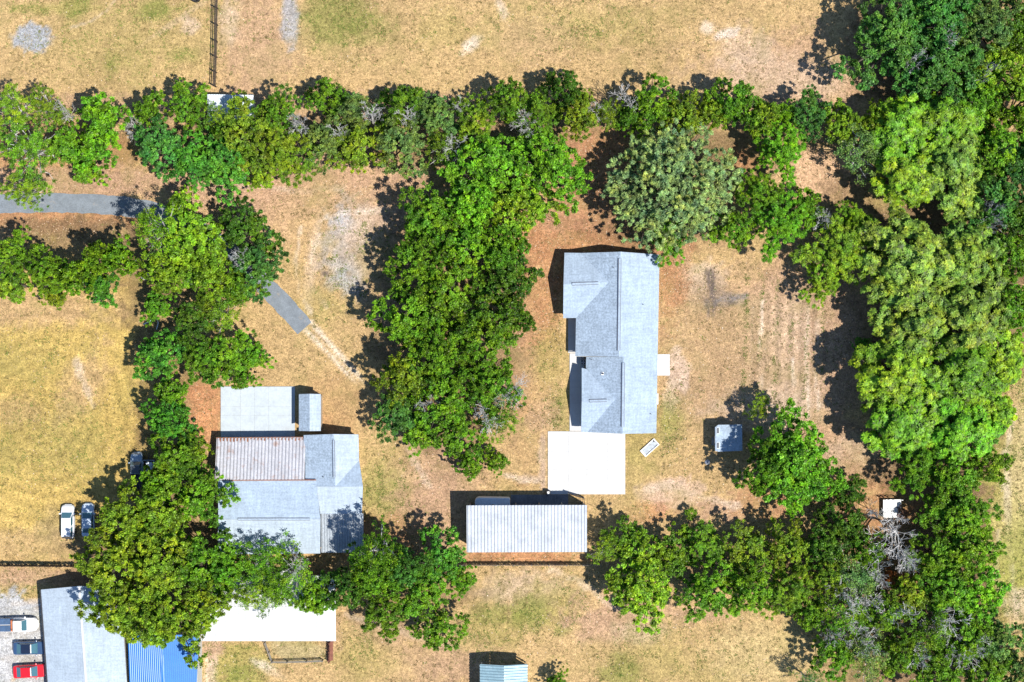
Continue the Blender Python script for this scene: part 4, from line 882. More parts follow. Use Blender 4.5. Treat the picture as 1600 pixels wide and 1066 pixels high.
OLV = (0.215, 0.36, 0.020); PALE = (0.205, 0.35, 0.04); GG = (0.25, 0.40, 0.14); DUL = (0.175, 0.31, 0.065); DG = (0.10, 0.265, 0.04); EM = (0.085, 0.29, 0.045)
G1 = 'trees along the northern boundary'; G2 = 'trees of the central grove'; G3 = 'trees of the eastern wood'; G4 = 'trees along the southern boundary'; G5 = 'trees along the western boundary'; G6 = 'trees north of the main house'
T = [  # px, py, radius px, height m, style, colour, label, group
 (22, 172, 38, 9, 'pine', YG, 'thin yellow green pine in the top left corner of the northern tree line', G1),
 (70, 165, 30, 8, 'pine', OLV, 'small airy pine with bare grey twigs, second from the left in the northern line', G1),
 (45, 232, 52, 10, 'pine', MID, 'broad airy pine with pale branches above the drive at the left edge', G1),
 (40, 298, 34, 9, 'pine', YG, 'airy yellow green pine hanging over the drive at the left edge', G1),
 (102, 228, 32, 7, 'oak', MID, 'mid green round tree between the airy pines and the bright pair', G1),
 (160, 180, 36, 9, 'bright', BR, 'bright green dense tree casting shade on the top left field', G1),
 (148, 232, 36, 8.5, 'bright', BR, 'bright green tree just below the one shading the top left field', G1),
 (135, 268, 24, 4.5, 'oak', MID, 'low green bush above the drive', G1),
 (98, 180, 20, 6, 'sparse', OLV, 'thin small tree with grey fork between pines and bright trees', G1),
 (236, 170, 27, 8, 'bright', MID, 'narrow green tree left of the pale blue metal roof', G1),
 (296, 166, 36, 8.5, 'oak', OK_, 'dark green oak touching the pale blue metal roof on its left', G1),
 (250, 232, 46, 9, 'oak', EM, 'cool green oak below the pale blue metal roof', G1),
 (346, 186, 26, 8, 'sparse', OLV, 'thin mossy tree standing right in front of the pale blue metal roof', G1),
 (1411, 803, 11, 1.5, 'oak', (0.33, 0.18, 0.10), 'rusty brown leafy bush half covering the white deck', G3),
 (345, 255, 48, 8.5, 'bright', VIV, 'emerald green tree, the most vivid of the northern line', G1),
 (303, 250, 40, 9, 'oak', VIV, 'deep emerald tree left of the most vivid one', G1),
 (384, 205, 48, 10, 'oak', OLV, 'olive oak right of the pale blue metal roof', G1),
 (432, 172, 36, 8.5, 'oak', OK_, 'dark oak on the field side right of the pale blue metal roof', G1),
 (445, 240, 48, 9.5, 'feather', OLV, 'feathery olive tree over the turn of the yard', G1),
 (410, 275, 24, 5, 'oak', OLV, 'low olive bush at the foot of the feathery olive tree', G1),
 (510, 150, 34, 9, 'cedar', OK_, 'dark pointed cedar, first of three on the field edge', G1),
 (505, 220, 40, 9, 'oak', DUL, 'dull green oak behind the first pointed cedar', G1),
 (552, 172, 40, 9, 'cedar', DUL, 'dull grey green cedar with moss, second of three on the field edge', G1),
 (560, 232, 44, 9, 'oak', OLV, 'olive mossy oak north of the gravel circle', G1),
 (628, 165, 42, 9.5, 'cedar', OK_, 'pointed dark cedar, third of three on the field edge', G1),
 (625, 225, 46, 9, 'oak', DUL, 'dull green mossy oak between cedars and gravel circle', G1),
 (682, 180, 38, 8.5, 'oak', DUL, 'grey green oak right of the three cedars', G1),
 (695, 232, 34, 8, 'sparse', OLV, 'thin olive tree tangled with dead wood', G1),
 (740, 190, 40, 9, 'oak', OLV, 'olive oak left of the bright green mass', G1),
 (795, 160, 42, 9.5, 'oak', OK_, 'broad oak with a dark shaded left side on the field edge', G1),
 (845, 172, 38, 9, 'cedar', OK_, 'spiky dark cedar left of the tallest cedar tip', G1),
 (884, 138, 34, 10.5, 'cedar', DK, 'tallest dark cedar tip reaching out over the tan field', G1),
 (908, 182, 36, 8.5, 'oak', OLV, 'olive oak below the tallest cedar tip', G1),
 (840, 215, 36, 8.5, 'sparse', MID, 'thin green tree with fine grey twigs north of the bright mass', G1),
 (770, 262, 58, 11, 'bright', BR, 'vivid light green tree, upper left of the bright mass', G2),
 (862, 262, 56, 11, 'bright', BR, 'vivid light green tree reaching towards the main house', G2),
 (735, 318, 46, 11, 'bright', BR, 'vivid green tree where the bright mass meets the dark grove', G2),
 (808, 322, 52, 10.5, 'bright', YG, 'yellow tinged bright tree at the lower edge of the bright mass', G2),
 (666, 342, 50, 11, 'oak', OK_, 'dark oak at the north west tip of the central grove', G2),
 (725, 385, 52, 12, 'oak', MID, 'mid green oak under the bright mass', G2),
 (648, 410, 50, 12, 'oak', OK_, 'oak overhanging the gravel circle', G2),
 (788, 385, 44, 11, 'bright', MID, 'light green tree with yellow leaves at the grove edge facing the house', G2),
 (795, 445, 46, 11, 'oak', DK, 'darkest oak on the house side of the central grove', G2),
 (700, 455, 58, 13, 'oak', OK_, 'large oak in the upper middle of the central grove', G2),
 (640, 495, 54, 12.5, 'oak', MID, 'fresh green oak bulging west over the yard from the central grove', G2),
 (760, 520, 58, 13, 'oak', OK_, 'large oak in the middle of the central grove on the house side', G2),
 (690, 545, 58, 13, 'oak', MID, 'large oak at the heart of the central grove', G2),
 (815, 502, 24, 8, 'oak', DK, 'small dark oak spur sticking out of the grove towards the house', G2),
 (635, 585, 48, 12, 'oak', OLV, 'olive oak on the west side of the central grove near the wheel tracks', G2),
 (765, 600, 46, 11.5, 'oak', OK_, 'oak in the lower part of the grove facing the house', G2),
 (698, 620, 52, 12, 'oak', MID, 'oak above the dead branches in the lower grove', G2),
 (622, 648, 40, 8.5, 'oak', DG, 'low dark oak at the south west foot of the grove', G2),
 (780, 655, 34, 9, 'sparse', OK_, 'thin oak with bare grey limbs at the south east of the grove', G2),
 (715, 682, 42, 8.5, 'oak', OK_, 'small oak at the southern foot of the grove', G2),
 (735, 727, 24, 6, 'oak', OK_, 'dark oak bush at the southern tip of the grove', G2),
 (776, 722, 20, 5, 'oak', OK_, 'little bush beside the southern tip of the grove', G2),
 (655, 680, 30, 6, 'oak', MID, 'green bush left of the southern foot of the grove', G2),
 (1055, 290, 100, 13, 'feather', GG, 'huge silvery grey green feathery tree north of the main house', G6),
 (1045, 365, 38, 8, 'feather', MID, 'green feathery skirt tree right above the house roof', G6),
 (1018, 165, 42, 9.5, 'oak', OK_, 'dark oak on the field edge right of the dead grey tree', G1),
 (1070, 185, 40, 9, 'oak', OLV, 'olive oak above the huge silvery tree', G1),
 (1150, 158, 42, 9.5, 'oak', OK_, 'round oak with lacy shade on the tan field to its left', G1),
 (1190, 185, 34, 8.5, 'oak', OLV, 'olive oak right of the lacy shaded one', G1),
 (1222, 232, 44, 9, 'feather', BR, 'bright feathery tree left of the small bare clearing', G6),
 (1188, 300, 40, 8.5, 'feather', MID, 'green feathery tree between the silvery tree and the clearing', G6),
 (1222, 345, 48, 9, 'feather', BR, 'bright feathery tree below the clearing', G6),
 (1148, 355, 38, 8, 'oak', MID, 'green round tree at the north east corner of the main house', G6),
 (1265, 180, 36, 8, 'oak', DG, 'dark green oak on the field edge above the clearing', G1),
 (1318, 192, 36, 8, 'oak', OLV, 'olive oak on the field edge near the big dark oaks', G1),
 (1262, 330, 32, 7, 'bright', MID, 'small green tree below the clearing on its right', G6),
 (1325, 385, 58, 9, 'feather', OLV, 'yellow olive feathery tree with open branches beside the pale leaved wood', G6),
 (1290, 432, 38, 7.5, 'feather', YG, 'yellow green feathery tree hanging over the tilled rows', G6),
 (1346, 232, 44, 9, 'sparse', DUL, 'greyish thin tree right of the clearing', G3),
 (1330, 345, 34, 8, 'feather', YG, 'yellow green feathery tree top above the open branched one', G6),
 (1400, 55, 66, 12, 'oak', DG, 'very large dark green oak casting a lacy shade on the tan field', G3),
 (1468, 25, 62, 12.5, 'oak', EM, 'cool green oak at the top edge right of the very large one', G3),
 (1475, 105, 62, 12.5, 'oak', DG, 'dark cool green oak with bare limbs below the top edge', G3),
 (1545, 35, 58, 12, 'oak', DUL, 'dull green oak near the top right corner', G3),
 (1425, 110, 42, 10, 'oak', EM, 'cool green oak at the lower edge of the big dark oaks', G3),
 (1570, 105, 48, 11, 'bright', YG, 'yellow green tree in the upper right below the dull oak', G3),
 (1605, 50, 48, 11, 'oak', OK_, 'dark oak cut by the top right corner', G3),
 (1530, 150, 44, 11, 'bright', MID, 'green tree among yellow ones in the upper right', G3),
 (1598, 165, 46, 11, 'oak', OK_, 'dark oak on the right edge below the yellow green tree', G3),
 (1410, 205, 48, 10, 'rosette', MID, 'fresh green leafy tree at the corner of field and wood', G3),
 (1475, 195, 56, 11, 'rosette', MID, 'fresh green star leaved tree in the upper wood', G3),
 (1425, 275, 50, 10.5, 'rosette', YG, 'yellow green star leaved tree right of the shaded clearing', G3),
 (1495, 265, 60, 11.5, 'rosette', PALE, 'pale star leaved tree in the upper wood', G3),
 (1560, 235, 48, 11, 'oak', MID, 'mid green tree between pale trees and the right edge', G3),
 (1605, 255, 46, 11, 'oak', DG, 'dark green tree on the right edge in the upper wood', G3),
 (1560, 315, 50, 11, 'oak', DG, 'dark tree with moss right of the pale wood', G3),
 (1605, 345, 48, 11, 'oak', DK, 'dark tree on the right edge beside the pale wood', G3),
 (1580, 405, 46, 11, 'oak', OK_, 'dark green tree right of the great pale tree', G3),
 (1430, 405, 74, 12.5, 'rosette', PALE, 'great pale green star leaved tree at the north end of the pale wood', G3),
 (1515, 405, 62, 12, 'rosette', PALE, 'pale star leaved tree right of the great pale one', G3),
 (1430, 500, 64, 12, 'rosette', PALE, 'pale star leaved tree next to the tilled rows', G3),
 (1520, 495, 66, 12.5, 'rosette', PALE, 'pale star leaved tree in the middle of the pale wood', G3),
 (1575, 480, 44, 11, 'bright', MID, 'green tree squeezed between pale wood and right edge', G3),
 (1415, 585, 66, 12, 'rosette', YG, 'fresh yellow green star leaved tree bulging towards the yard', G3),
 (1500, 585, 70, 12.5, 'rosette', MID, 'large green star leaved tree in the lower pale wood', G3),
 (1560, 560, 44, 11, 'rosette', YG, 'yellow green star leaved tree beside the right hand field', G3),
 (1418, 660, 56, 11, 'rosette', MID, 'green star leaved tree at the south end facing the lawn', G3),
 (1500, 668, 60, 11.5, 'rosette', BR, 'fresh green star leaved tree at the south end of the pale wood', G3),
 (1550, 640, 34, 9, 'rosette', YG, 'small star leaved tree at the corner of the right hand field', G3),
 (1438, 722, 46, 9.5, 'feather', MID, 'green feathery tree above the white deck', G3),
 (1495, 745, 48, 10, 'oak', MID, 'green tree left of the olive field north of the wood corner', G3),
 (1545, 730, 36, 8.5, 'oak', OLV, 'olive bushy tree on the border of the olive field', G3),
 (1238, 712, 66, 11.5, 'bright', BR, 'bright spreading tree standing right of the small grey shed', None),
 (1198, 728, 42, 11.5, 'bright', MID, 'green lower limb tree just south of the small grey shed', None),
 (1190, 635, 26, 5.5, 'sparse', OLV, 'small thin olive tree above the small grey shed', None),
 (1275, 745, 42, 8, 'bright', BR, 'bright tree on the right flank of the spreading one', None),
 (1242, 768, 34, 7, 'bright', BR, 'bright low tree at the southern foot of the spreading one', None),
 (1330, 770, 28, 6.5, 'cedar', DK, 'small dark conifer left of the white deck', G3),
 (1322, 818, 36, 8, 'oak', DK, 'dark oak below the small dark conifer', G3),
 (1355, 862, 36, 8.5, 'oak', OK_, 'oak below the white deck left of the dead grey tree', G3),
 (1482, 800, 40, 7, 'bright', MID, 'fresh green tree right of the white deck', G3),
 (1510, 800, 46, 9.5, 'oak', MID, 'green tree in the wood beside the olive field', G3),
 (1462, 868, 40, 9, 'oak', OK_, 'oak right of the dead grey tree', G3),
 (1515, 865, 46, 9.5, 'bright', MID, 'fresh green tree edging the olive field lower down', G3),
 (1480, 925, 46, 9.5, 'oak', MID, 'green tree in the lower right wood with pale twigs', G3),
 (1535, 935, 44, 9, 'oak', BR, 'bright tree where the wood meets the sandy field corner', G3),
 (1425, 925, 38, 8, 'oak', OLV, 'olive small tree beside a rust coloured one', G3),
 (1395, 905, 16, 5, 'oak', (0.42, 0.17, 0.05), 'rust orange small tree among the green in the lower right wood', G3),
 (1335, 905, 46, 9, 'sparse', DUL, 'grey green thin tree with many pale limbs', G3),
 (1300, 905, 38, 8.5, 'oak', OLV, 'olive oak west of the thin pale limbed tree', G4),
 (1325, 965, 42, 8.5, 'sparse', MID, 'thin green tree with forked white limbs', G3),
 (1380, 960, 40, 8.5, 'oak', OK_, 'dark green tree beside the crooked dead limb', G3),
 (1305, 1020, 40, 8, 'oak', MID, 'green tree at the corner of tan field and wood', G3),
 (1355, 1025, 44, 8.5, 'sparse', DUL, 'thin mossy tree near the bottom edge of the wood', G3),
 (1410, 1020, 42, 8.5, 'oak', OK_, 'dark tree near the bottom edge of the wood', G3),
 (1460, 990, 44, 9, 'sparse', MID, 'thin green tree with pale arching twigs', G3),
 (1510, 1000, 46, 9, 'oak', MID, 'green tree in the bottom right wood', G3),
 (1465, 1055, 44, 9, 'oak', OK_, 'dark tree on the bottom edge left of the corner', G3),
 (1560, 1005, 40, 8.5, 'oak', DUL, 'dull tree below the sandy field corner', G3),
 (1545, 1060, 44, 8.5, 'oak', MID, 'green tree on the bottom edge near the right corner', G3),
 (1600, 1050, 40, 8, 'oak', DUL, 'dull tree in the bottom right corner', G3),
 (950, 855, 30, 7, 'sparse', OLV, 'thin olive tree at the right end of the long shed', G4),
 (988, 850, 40, 7, 'oak', MID, 'green oak near the right end of the long shed', G4),
 (1000, 918, 56, 10, 'bright', YG, 'light green round tree leaning south over the tan field', G4),
 (1045, 872, 36, 6.5, 'oak', OK_, 'dark oak between the round light green tree and the pointed one', G4),
 (1098, 852, 38, 6.2, 'cedar', MID, 'pointed green tree at the edge of the sandy patch', G4),
 (1108, 925, 46, 9, 'oak', MID, 'round green oak south of the pointed tree', G4),
 (1168, 862, 42, 6.5, 'oak', OLV, 'olive oak on the edge of the orange sand', G4),
 (1172, 920, 48, 9.5, 'oak', MID, 'green oak over the boundary south of the olive one', G4),
 (1232, 855, 40, 8.5, 'oak', OLV, 'olive oak at the right end of the southern row', G4),
 (1235, 925, 44, 9, 'feather', OLV, 'feathery olive tree at the right end of the southern row', G4),
 (1268, 962, 30, 7, 'oak', OK_, 'small dark oak south of the feathery olive tree', G4),
 (1285, 855, 34, 8, 'oak', DK, 'dark oak between the southern row and the wood', G4),
 (692, 868, 40, 9, 'oak', VIV, 'vivid green oak at the left end of the grey fence', G4),
 (660, 915, 48, 10, 'oak', MID, 'fresh green oak south of the vivid one', G4),
 (590, 893, 46, 13, 'oak', OK_, 'dark oak shading the tin lean-to', G4),
 (545, 915, 44, 10, 'oak', DK, 'deep green oak at the corner of the white roof', G4),
 (600, 955, 40, 9, 'oak', OK_, 'dark oak on the lawn side below the lean-to oak', G4),
 (685, 985, 38, 8, 'oak', OK_, 'lone rounded oak with an open centre on the southern lawn', G4),
 (590, 866, 42, 17, 'sparse', OK_, 'added tall thin tree to throw dappled shade on the tin lean-to', G4),  # tree added to cast dappled shade on the lean-to roof
 (722, 905, 24, 6, 'oak', MID, 'green bush right of the vivid oak', G4),
 (632, 885, 38, 14.5, 'oak', DG, 'dark slim oak east of the tin lean-to', G4),
 (408, 878, 40, 10, 'sparse', MID, 'thin tree leaning over the south slope of the western house', G4),
 (455, 905, 46, 10, 'sparse', MID, 'thin grey limbed tree between the house and the white roof', G4),
 (395, 925, 38, 9.5, 'sparse', OLV, 'thin olive tree over the left part of the white roof', G4),
 (350, 895, 40, 9, 'oak', MID, 'green oak by the south west corner of the western house', G4),
 (492, 935, 30, 8.5, 'oak', MID, 'green oak over the upper edge of the white roof', G4),
 (425, 925, 34, 9, 'sparse', OK_, 'oak over the middle of the white roof', G4),
 (195, 815, 52, 11.5, 'oak', OLV, 'olive big oak crown next to the parked cars', G5),
 (250, 800, 52, 12, 'oak', OLV, 'olive oak crown left of the western house', G5),
 (312, 775, 46, 11, 'oak', MID, 'fresh green oak touching the western house roof', G5),
 (175, 885, 54, 12.5, 'oak', OLV, 'broad olive oak crown over the end of the dark fence', G5),
 (250, 880, 60, 13.5, 'oak', OLV, 'tallest olive oak crown in the bottom left mass', G5),
 (310, 880, 48, 12, 'oak', OK_, 'dark oak crown right in the bottom left mass', G5),
 (180, 955, 50, 12, 'oak', OLV, 'olive oak crown over the workshop roof', G5),
 (258, 968, 60, 12.5, 'oak', OLV, 'olive oak crown over the blue barn roof', G5),
 (318, 945, 44, 11, 'oak', OLV, 'olive oak crown over the left end of the white roof', G5),
 (278, 715, 42, 10.5, 'oak', OK_, 'dark oak west of the rusty roof', G5),
 (245, 755, 32, 9.5, 'oak', MID, 'green oak just below the old pickup', G5),
 (262, 655, 38, 9.5, 'bright', VIV, 'vivid green tree at the meadow edge left of the old patio', G5),
 (300, 700, 28, 8, 'oak', OLV, 'yellow olive tree touching the corner of the rusty roof', G5),
 (268, 615, 28, 7.5, 'oak', MID, 'small green tree at the meadow edge above the vivid one', G5),
 (252, 555, 42, 9.5, 'bright', VIV, 'bright emerald tree bulging over the meadow', G5),
 (310, 560, 38, 9, 'oak', OK_, 'dark tree between the emerald one and the patio tree', G5),
 (355, 560, 44, 9.5, 'oak', MID, 'green tree overhanging the top of the old patio', G5),
 (395, 555, 24, 6, 'oak', MID, 'small green tree right of the old patio tree', G5),
 (378, 592, 20, 7, 'oak', MID, 'green spur tree over the patio slabs', G5),
 (305, 500, 38, 8.5, 'oak', DK, 'dark tree in the western row below the yellow green pair', G5),
 (345, 490, 36, 8, 'sparse', OLV, 'thin olive tree with pale branches near the end of the drive', G5),
 (245, 478, 26, 6.5, 'oak', MID, 'small round tree in the shade above the curved pipe', G5),
 (300, 375, 56, 11, 'bright', YG, 'large yellow green tree covering the bend of the drive', G5),
 (262, 425, 40, 10.5, 'bright', YG, 'yellow green tree below the large one on the drive bend', G5),
 (325, 430, 44, 10.5, 'bright', YG, 'yellow green tree right of the boundary corner', G5),
 (385, 360, 42, 9.5, 'oak', DK, 'dark green tree right of the drive bend', G5),
 (400, 415, 44, 9.5, 'oak', DG, 'dark green tree over the re-emerging drive', G5),
 (370, 450, 34, 8, 'oak', OK_, 'dark tree with a grey dead tuft near the drive', G5),
 (280, 325, 26, 8, 'oak', YG, 'small yellow green tree on the upper side of the drive bend', G5),
 (22, 400, 38, 10, 'oak', MID, 'green tree at the left edge below the drive', G5),
 (70, 425, 36, 10.5, 'oak', OK_, 'dark green tree in the hedge row below the drive', G5),
 (20, 445, 32, 7, 'oak', OLV, 'olive tree at the left edge on the meadow', G5),
 (120, 432, 34, 11, 'oak', OK_, 'oak in the middle of the hedge row below the drive', G5),
 (150, 402, 26, 12.5, 'bright', YG, 'tall yellow green tree sticking out of the hedge row', G5),
 (155, 445, 28, 7, 'bright', VIV, 'emerald small tree in the hedge row by the meadow', G5),
 (185, 408, 30, 11.5, 'oak', MID, 'green tree at the right end of the hedge row', G5),
 (85, 462, 22, 4.5, 'oak', OLV, 'olive bush on the meadow side of the hedge row', G5),
 (240, 355, 38, 16, 'sparse', YG, 'thin yellow green tree at the drive bend, its branching shade on the drive', G5),
 (1345, 540, 14, 3.5, 'oak', VIV, 'tiny green bush in the shade of the pale wood', G3),
 (870, 1068, 18, 4, 'oak', OK_, 'bush on the bottom edge right of the teal carport', None),
 (1262, 1062, 22, 6, 'sparse', DUL, 'thin small tree on the bottom edge left of the wood', None),
 # dead trees
 (948, 178, 26, 7.5, 'sparse', OLV, 'thin olive tree between the tallest cedar and the dead grey tree', G1),
 (982, 186, 26, 7, 'oak', OK_, 'low dark oak below the dead grey tree', G1),
 (1112, 178, 28, 8, 'oak', OLV, 'small olive oak in front of the lacy shade on the tan field', G1),
 (1228, 178, 22, 6.5, 'oak', MID, 'small green tree in the dip of the northern line above the bare clearing', G1),
 (1370, 190, 28, 8, 'oak', OLV, 'small olive oak where the northern line meets the eastern wood', G1),
 (350, 205, 22, 8, 'oak', OK_, 'small dark oak below the pale blue metal roof', G1),
 (990, 152, 30, 8, 'bare', None, 'dead grey leafless tree on the field edge left of a dark oak', G1),
 (935, 168, 22, 7, 'bare', None, 'dead pale tree below the tallest cedar', G1),
 (700, 228, 30, 8.5, 'bare', None, 'dead grey tree north of the central grove', G1),
 (580, 185, 24, 9.5, 'bare', None, 'dead mossy tree between the cedars', G1),
 (470, 190, 18, 9.5, 'bare', None, 'grey dead top left of the first cedar', G1),
 (715, 175, 22, 8.5, 'bare', None, 'silver dead tree on the field edge near the middle', G1),
 (1290, 345, 24, 8.0, 'bare', None, 'pale dead crown above the open branched feathery tree', G6),
 (1405, 830, 40, 9.5, 'bare', None, 'big dead grey tree below the white deck', G3),
 (1362, 810, 26, 8.5, 'bare', None, 'dead grey tree left of the white deck', G3),
 (1332, 925, 36, 9.8, 'bare', None, 'white limbed dead tree in the lower wood, left one', G3),
 (1400, 940, 36, 9.8, 'bare', None, 'crooked dead tree in the lower wood, middle one', G3),
 (1470, 965, 38, 9.8, 'bare', None, 'arching dead tree in the lower wood, right one', G3),
 (1340, 1005, 30, 9.0, 'bare', None, 'dead pale tree near the bottom edge of the wood', G3),
 (1425, 880, 26, 9.5, 'bare', None, 'upright dead tree behind the rust coloured one', G3),
 (745, 655, 34, 11.8, 'bare', None, 'bare grey limbs showing at the lower end of the central grove', G2),
 (790, 610, 24, 11.5, 'bare', None, 'bare grey top on the house side of the lower grove', G2),
 (370, 400, 22, 10.2, 'bare', None, 'grey dead tuft among dark trees by the drive', G5),
 (470, 890, 26, 10.8, 'bare', None, 'grey bare limbs just south of the western house', G4),
 (1375, 875, 30, 9.6, 'bare', None, 'dead grey tree with many fine twigs left of the upright dead one', G3),
 (1355, 950, 30, 9.4, 'bare', None, 'white forked dead tree just above the pale one near the bottom edge', G3),
 (1300, 985, 24, 8.6, 'bare', None, 'small dead tree at the edge of tan field and wood', G3),
 (1500, 1010, 30, 9.6, 'bare', None, 'dead grey tree in the bottom right wood', G3),
 (1440, 1030, 28, 9.4, 'bare', None, 'dead grey tree on the bottom edge of the wood', G3),
 (1425, 90, 24, 12.8, 'bare', None, 'bare pale limbs at the lower edge of the big dark oaks', G3),
 (1530, 110, 22, 12.6, 'bare', None, 'bare grey limbs beside the yellow green tree in the upper right', G3),
 (640, 190, 22, 9.6, 'bare', None, 'dead grey tree right of the third cedar', G1),
 (530, 215, 20, 9.2, 'bare', None, 'dead grey twigs between the first two cedars', G1),
 (825, 190, 20, 9.2, 'bare', None, 'dead grey twigs left of the spiky dark cedar', G1),
 (670, 640, 26, 11.6, 'bare', None, 'bare grey twigs at the south west foot of the grove', G2),
 (1490, 60, 30, 13.0, 'bare', None, 'bare limbs showing among the big dark oaks', G3),
 (1545, 345, 22, 11.5, 'bare', None, 'grey mossy limbs beside the pale wood', G3),
 (95, 175, 20, 8.0, 'bare', None, 'grey fork of a dead tree among the airy pines', G1),
 (215, 200, 16, 6.0, 'bare', None, 'bare small tree in the gap left of the cool green oak', G1),
]
rt = random.Random(42)
for px, py, rp, h, style, hue, label, grp in T:
    Rm = rp * S; vs_ = VAR[style]
    best = min(abs(math.log(Rm / v[0])) for v in vs_); cand = [v for v in vs_ if abs(math.log(Rm / v[0])) < best + .05]; R0, (cm, tm) = rt.choice(cand)
    sc = Rm / R0 * (1.2 if grp == G3 and py < 700 and style != 'rosette' else 1.12)
    top0 = max(v.co.z for v in (cm or tm).vertices)
    base = P(px, py, h * .72); base.z = 0
    nm = {'cedar': 'cedar_tree', 'pine': 'pine_tree', 'bare': 'dead_tree'}.get(style, 'tree')
    if h < 5.1: nm = 'bush'
    t = thing(nm, label, 'bush' if nm == 'bush' else 'tree', base, rt.uniform(0, 6.28), grp)
    t.scale = (sc * rt.uniform(.93, 1.07), sc * rt.uniform(.93, 1.07), (h + (1.2 if style == 'bare' else 0)) / top0)
    o = link(bpy.data.objects.new('trunk', tm), t)
    if cm:
        o = link(bpy.data.objects.new('crown', cm), t)
        j = rt.uniform(.88, 1.14); o.color = (hue[0] * j * rt.uniform(.92, 1.1), hue[1] * j, hue[2] * j, 1)

# ------------------------------------------------------------------ ground cover
blocked = [(335, 595, 570, 870), (845, 390, 1032, 775), (725, 770, 922, 866), (310, 895, 528, 1003), (60, 912, 315, 1066), (0, 935, 80, 1066), (0, 300, 262, 338), (1115, 660, 1162, 708), (748, 1036, 826, 1070), (415, 440, 490, 515)]
allow = [(335, 595, 343, 690)]
def scatter(n, seed, dens=None):
    r = np.random.RandomState(seed); x = r.uniform(-40, 1640, n); y = r.uniform(-40, 1106, n)
    keep = np.ones(n, bool)
    for a, b, c, d in blocked: keep &= ~((x > a) & (x < c) & (y > b) & (y < d))
    # open strips beside the main house stay covered
    keep |= ((x > 845) & (x < 878) & (y > 390) & (y < 670)) & (r.rand(n) < 1)
    if dens is not None: keep &= r.rand(n) < dens(x, y)
    return x[keep], y[keep], r
def tufts(name, label, n, seed, mat, hmin, hmax, blades, width, dens=None, spread=.10):
    x, y, r = scatter(n, seed, dens); n = len(x)
    X = (x - 800) * S; Y = (533 - y) * S; m = n * blades; ci = np.repeat(np.arange(n), blades)
    an = r.rand(m) * 6.28; h = r.uniform(hmin, hmax, n)[ci] * r.uniform(.6, 1.1, m)
    bx = X[ci] + r.randn(m) * spread; by = Y[ci] + r.randn(m) * spread; lean = r.uniform(.5, 1.5, m) * h
    dx, dy = np.cos(an), np.sin(an); w = width * r.uniform(.6, 1.3, m)
    v0 = np.stack([bx - dy * w / 2, by + dx * w / 2, np.full(m, -.01)], 1); v1 = np.stack([bx + dy * w / 2, by - dx * w / 2, np.full(m, -.01)], 1)
    v2 = np.stack([bx + dx * lean, by + dy * lean, h], 1)
    V = np.stack([v0, v1, v2], 1).reshape(-1, 3); F = np.arange(m * 3).reshape(m, 3)
    o = link(bpy.data.objects.new(name, np_mesh(name, V, F, mat))); tag(o, label, 'grass', kind='stuff'); return o
def patch_noise(cell, seed, lo, hi): return lambda x, y: smooth(lo, hi, vnoise(x + 3000, y + 3000, cell, seed, 3))
tufts('dry_grass', 'short dry straw coloured grass over the open fields', 60000, 101, M['straw'], .05, .14, 4, .07, patch_noise(45, 5, .3, .65))
def green_d(x, y):
    g = np.zeros_like(x)
    for cx, cy, rx, ry, c, s, rot, soft in PATCH:
        if c in (GREEN, OLIVE): g = np.maximum(g, np.exp(-(((x - cx) / rx) ** 2 + ((y - cy) / ry) ** 2) * .9) * (1.0 if c is GREEN else .45))
    g = np.maximum(g, 1.1 * np.exp(-(((x - 565) / 42) ** 2 + ((y - 400) / 50) ** 2)) * smooth(.5, .62, vnoise(x + 50, y + 90, 9, 19, 2)) * 2)
    row = (np.abs(((x + (y - 540) * .04) % 24) - 12) < 3) & (np.abs(x - 1225) < 70) & (np.abs(y - 540) < 110)
    g = np.maximum(g, row * 1.3); g = np.maximum(g, ((x > 1560) & (y > 560)) * .55)
    return g * smooth(.42, .6, vnoise(x + 500, y + 700, 14, 9, 2)) + .012
M['weed'] = tuft_material('weed', [(0.10, 0.075, 0.03), (0.20, 0.15, 0.06), (0.14, 0.13, 0.035), (0.28, 0.22, 0.10)])
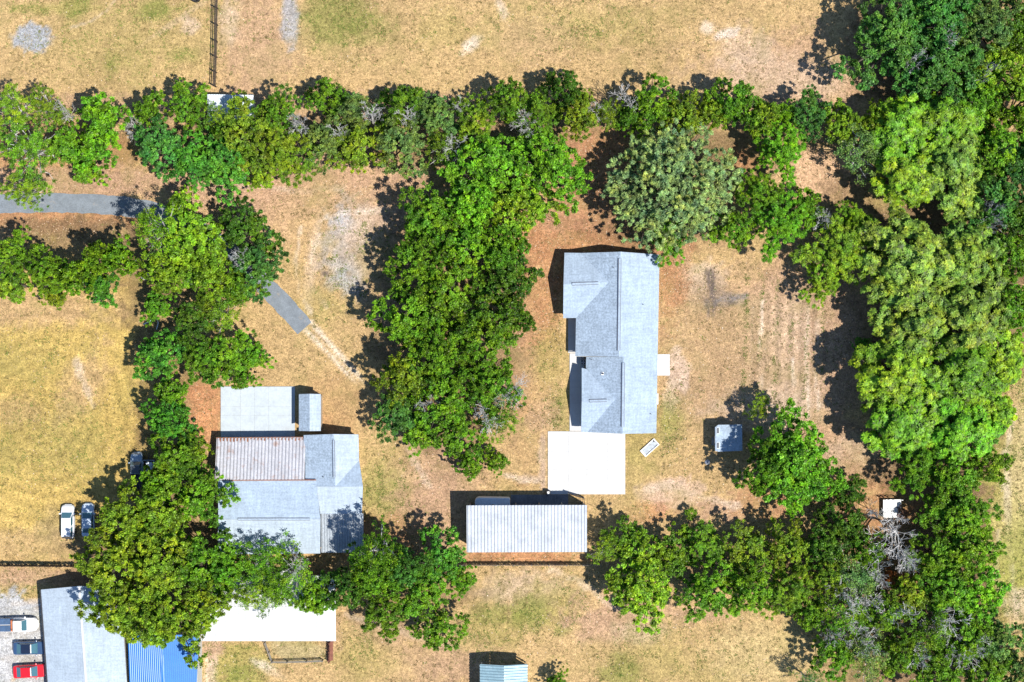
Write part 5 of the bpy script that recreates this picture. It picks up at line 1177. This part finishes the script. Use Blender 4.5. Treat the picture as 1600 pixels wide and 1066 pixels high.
tufts('dry_weeds', 'brown and olive clumps of dead weeds dotted over the yard and fields', 60000, 104, M['weed'], .08, .24, 7, .07, lambda x, y: .5 * smooth(.42, .62, vnoise(x + 800, y + 300, 30, 23, 3)) + .08, .10)
tufts('green_weeds', 'low green weeds and grass in patches across the yard', 190000, 102, M['green_tuft'], .07, .20, 6, .11, green_d, .13)
def leaves_on_ground(n, seed):
    def dens(x, y):
        d = .25 * smooth(.4, .7, vnoise(x + 100, y + 900, 40, 15, 3))
        for cx, cy, rx, ry, s in ((930, 300, 70, 110, .9), (860, 450, 40, 140, .7), (1060, 440, 40, 70, .8), (600, 300, 250, 40, .5), (110, 290, 170, 30, .6), (90, 350, 180, 25, .8), (1330, 560, 60, 120, .7), (1100, 560, 90, 130, .5), (700, 720, 90, 60, .6), (830, 870, 110, 12, .9), (1180, 790, 90, 30, .6), (320, 640, 30, 50, .7), (950, 970, 200, 30, .5), (1030, 720, 60, 60, .5), (600, 850, 60, 40, .5), (860, 640, 50, 80, .5), (1420, 560, 150, 560, .3)):
            d = np.maximum(d, s * np.exp(-(((x - cx) / rx) ** 2 + ((y - cy) / ry) ** 2)))
        return d
    x, y, r = scatter(n, seed, dens); m = len(x); X = (x - 800) * S; Y = (533 - y) * S
    an = r.rand(m) * 6.28; L = r.uniform(.08, .20, m); w = L * r.uniform(.5, .9, m); dx, dy = np.cos(an), np.sin(an); z = r.uniform(.012, .05, m)
    t1 = r.randn(m) * .03; t2 = r.randn(m) * .03
    v = [np.stack([X + dx * L / 2, Y + dy * L / 2, z + np.abs(t1)], 1), np.stack([X - dy * w / 2, Y + dx * w / 2, z + np.abs(t2)], 1), np.stack([X - dx * L / 2, Y - dy * L / 2, z], 1), np.stack([X + dy * w / 2, Y - dx * w / 2, z], 1)]
    V = np.stack(v, 1).reshape(-1, 3); F = np.arange(m * 4).reshape(m, 4)
    o = link(bpy.data.objects.new('fallen_leaves', np_mesh('fallen_leaves', V, F, M['litter']))); tag(o, 'brown and tan fallen leaves strewn under and around the trees', 'leaves', kind='stuff')
leaves_on_ground(150000, 103)
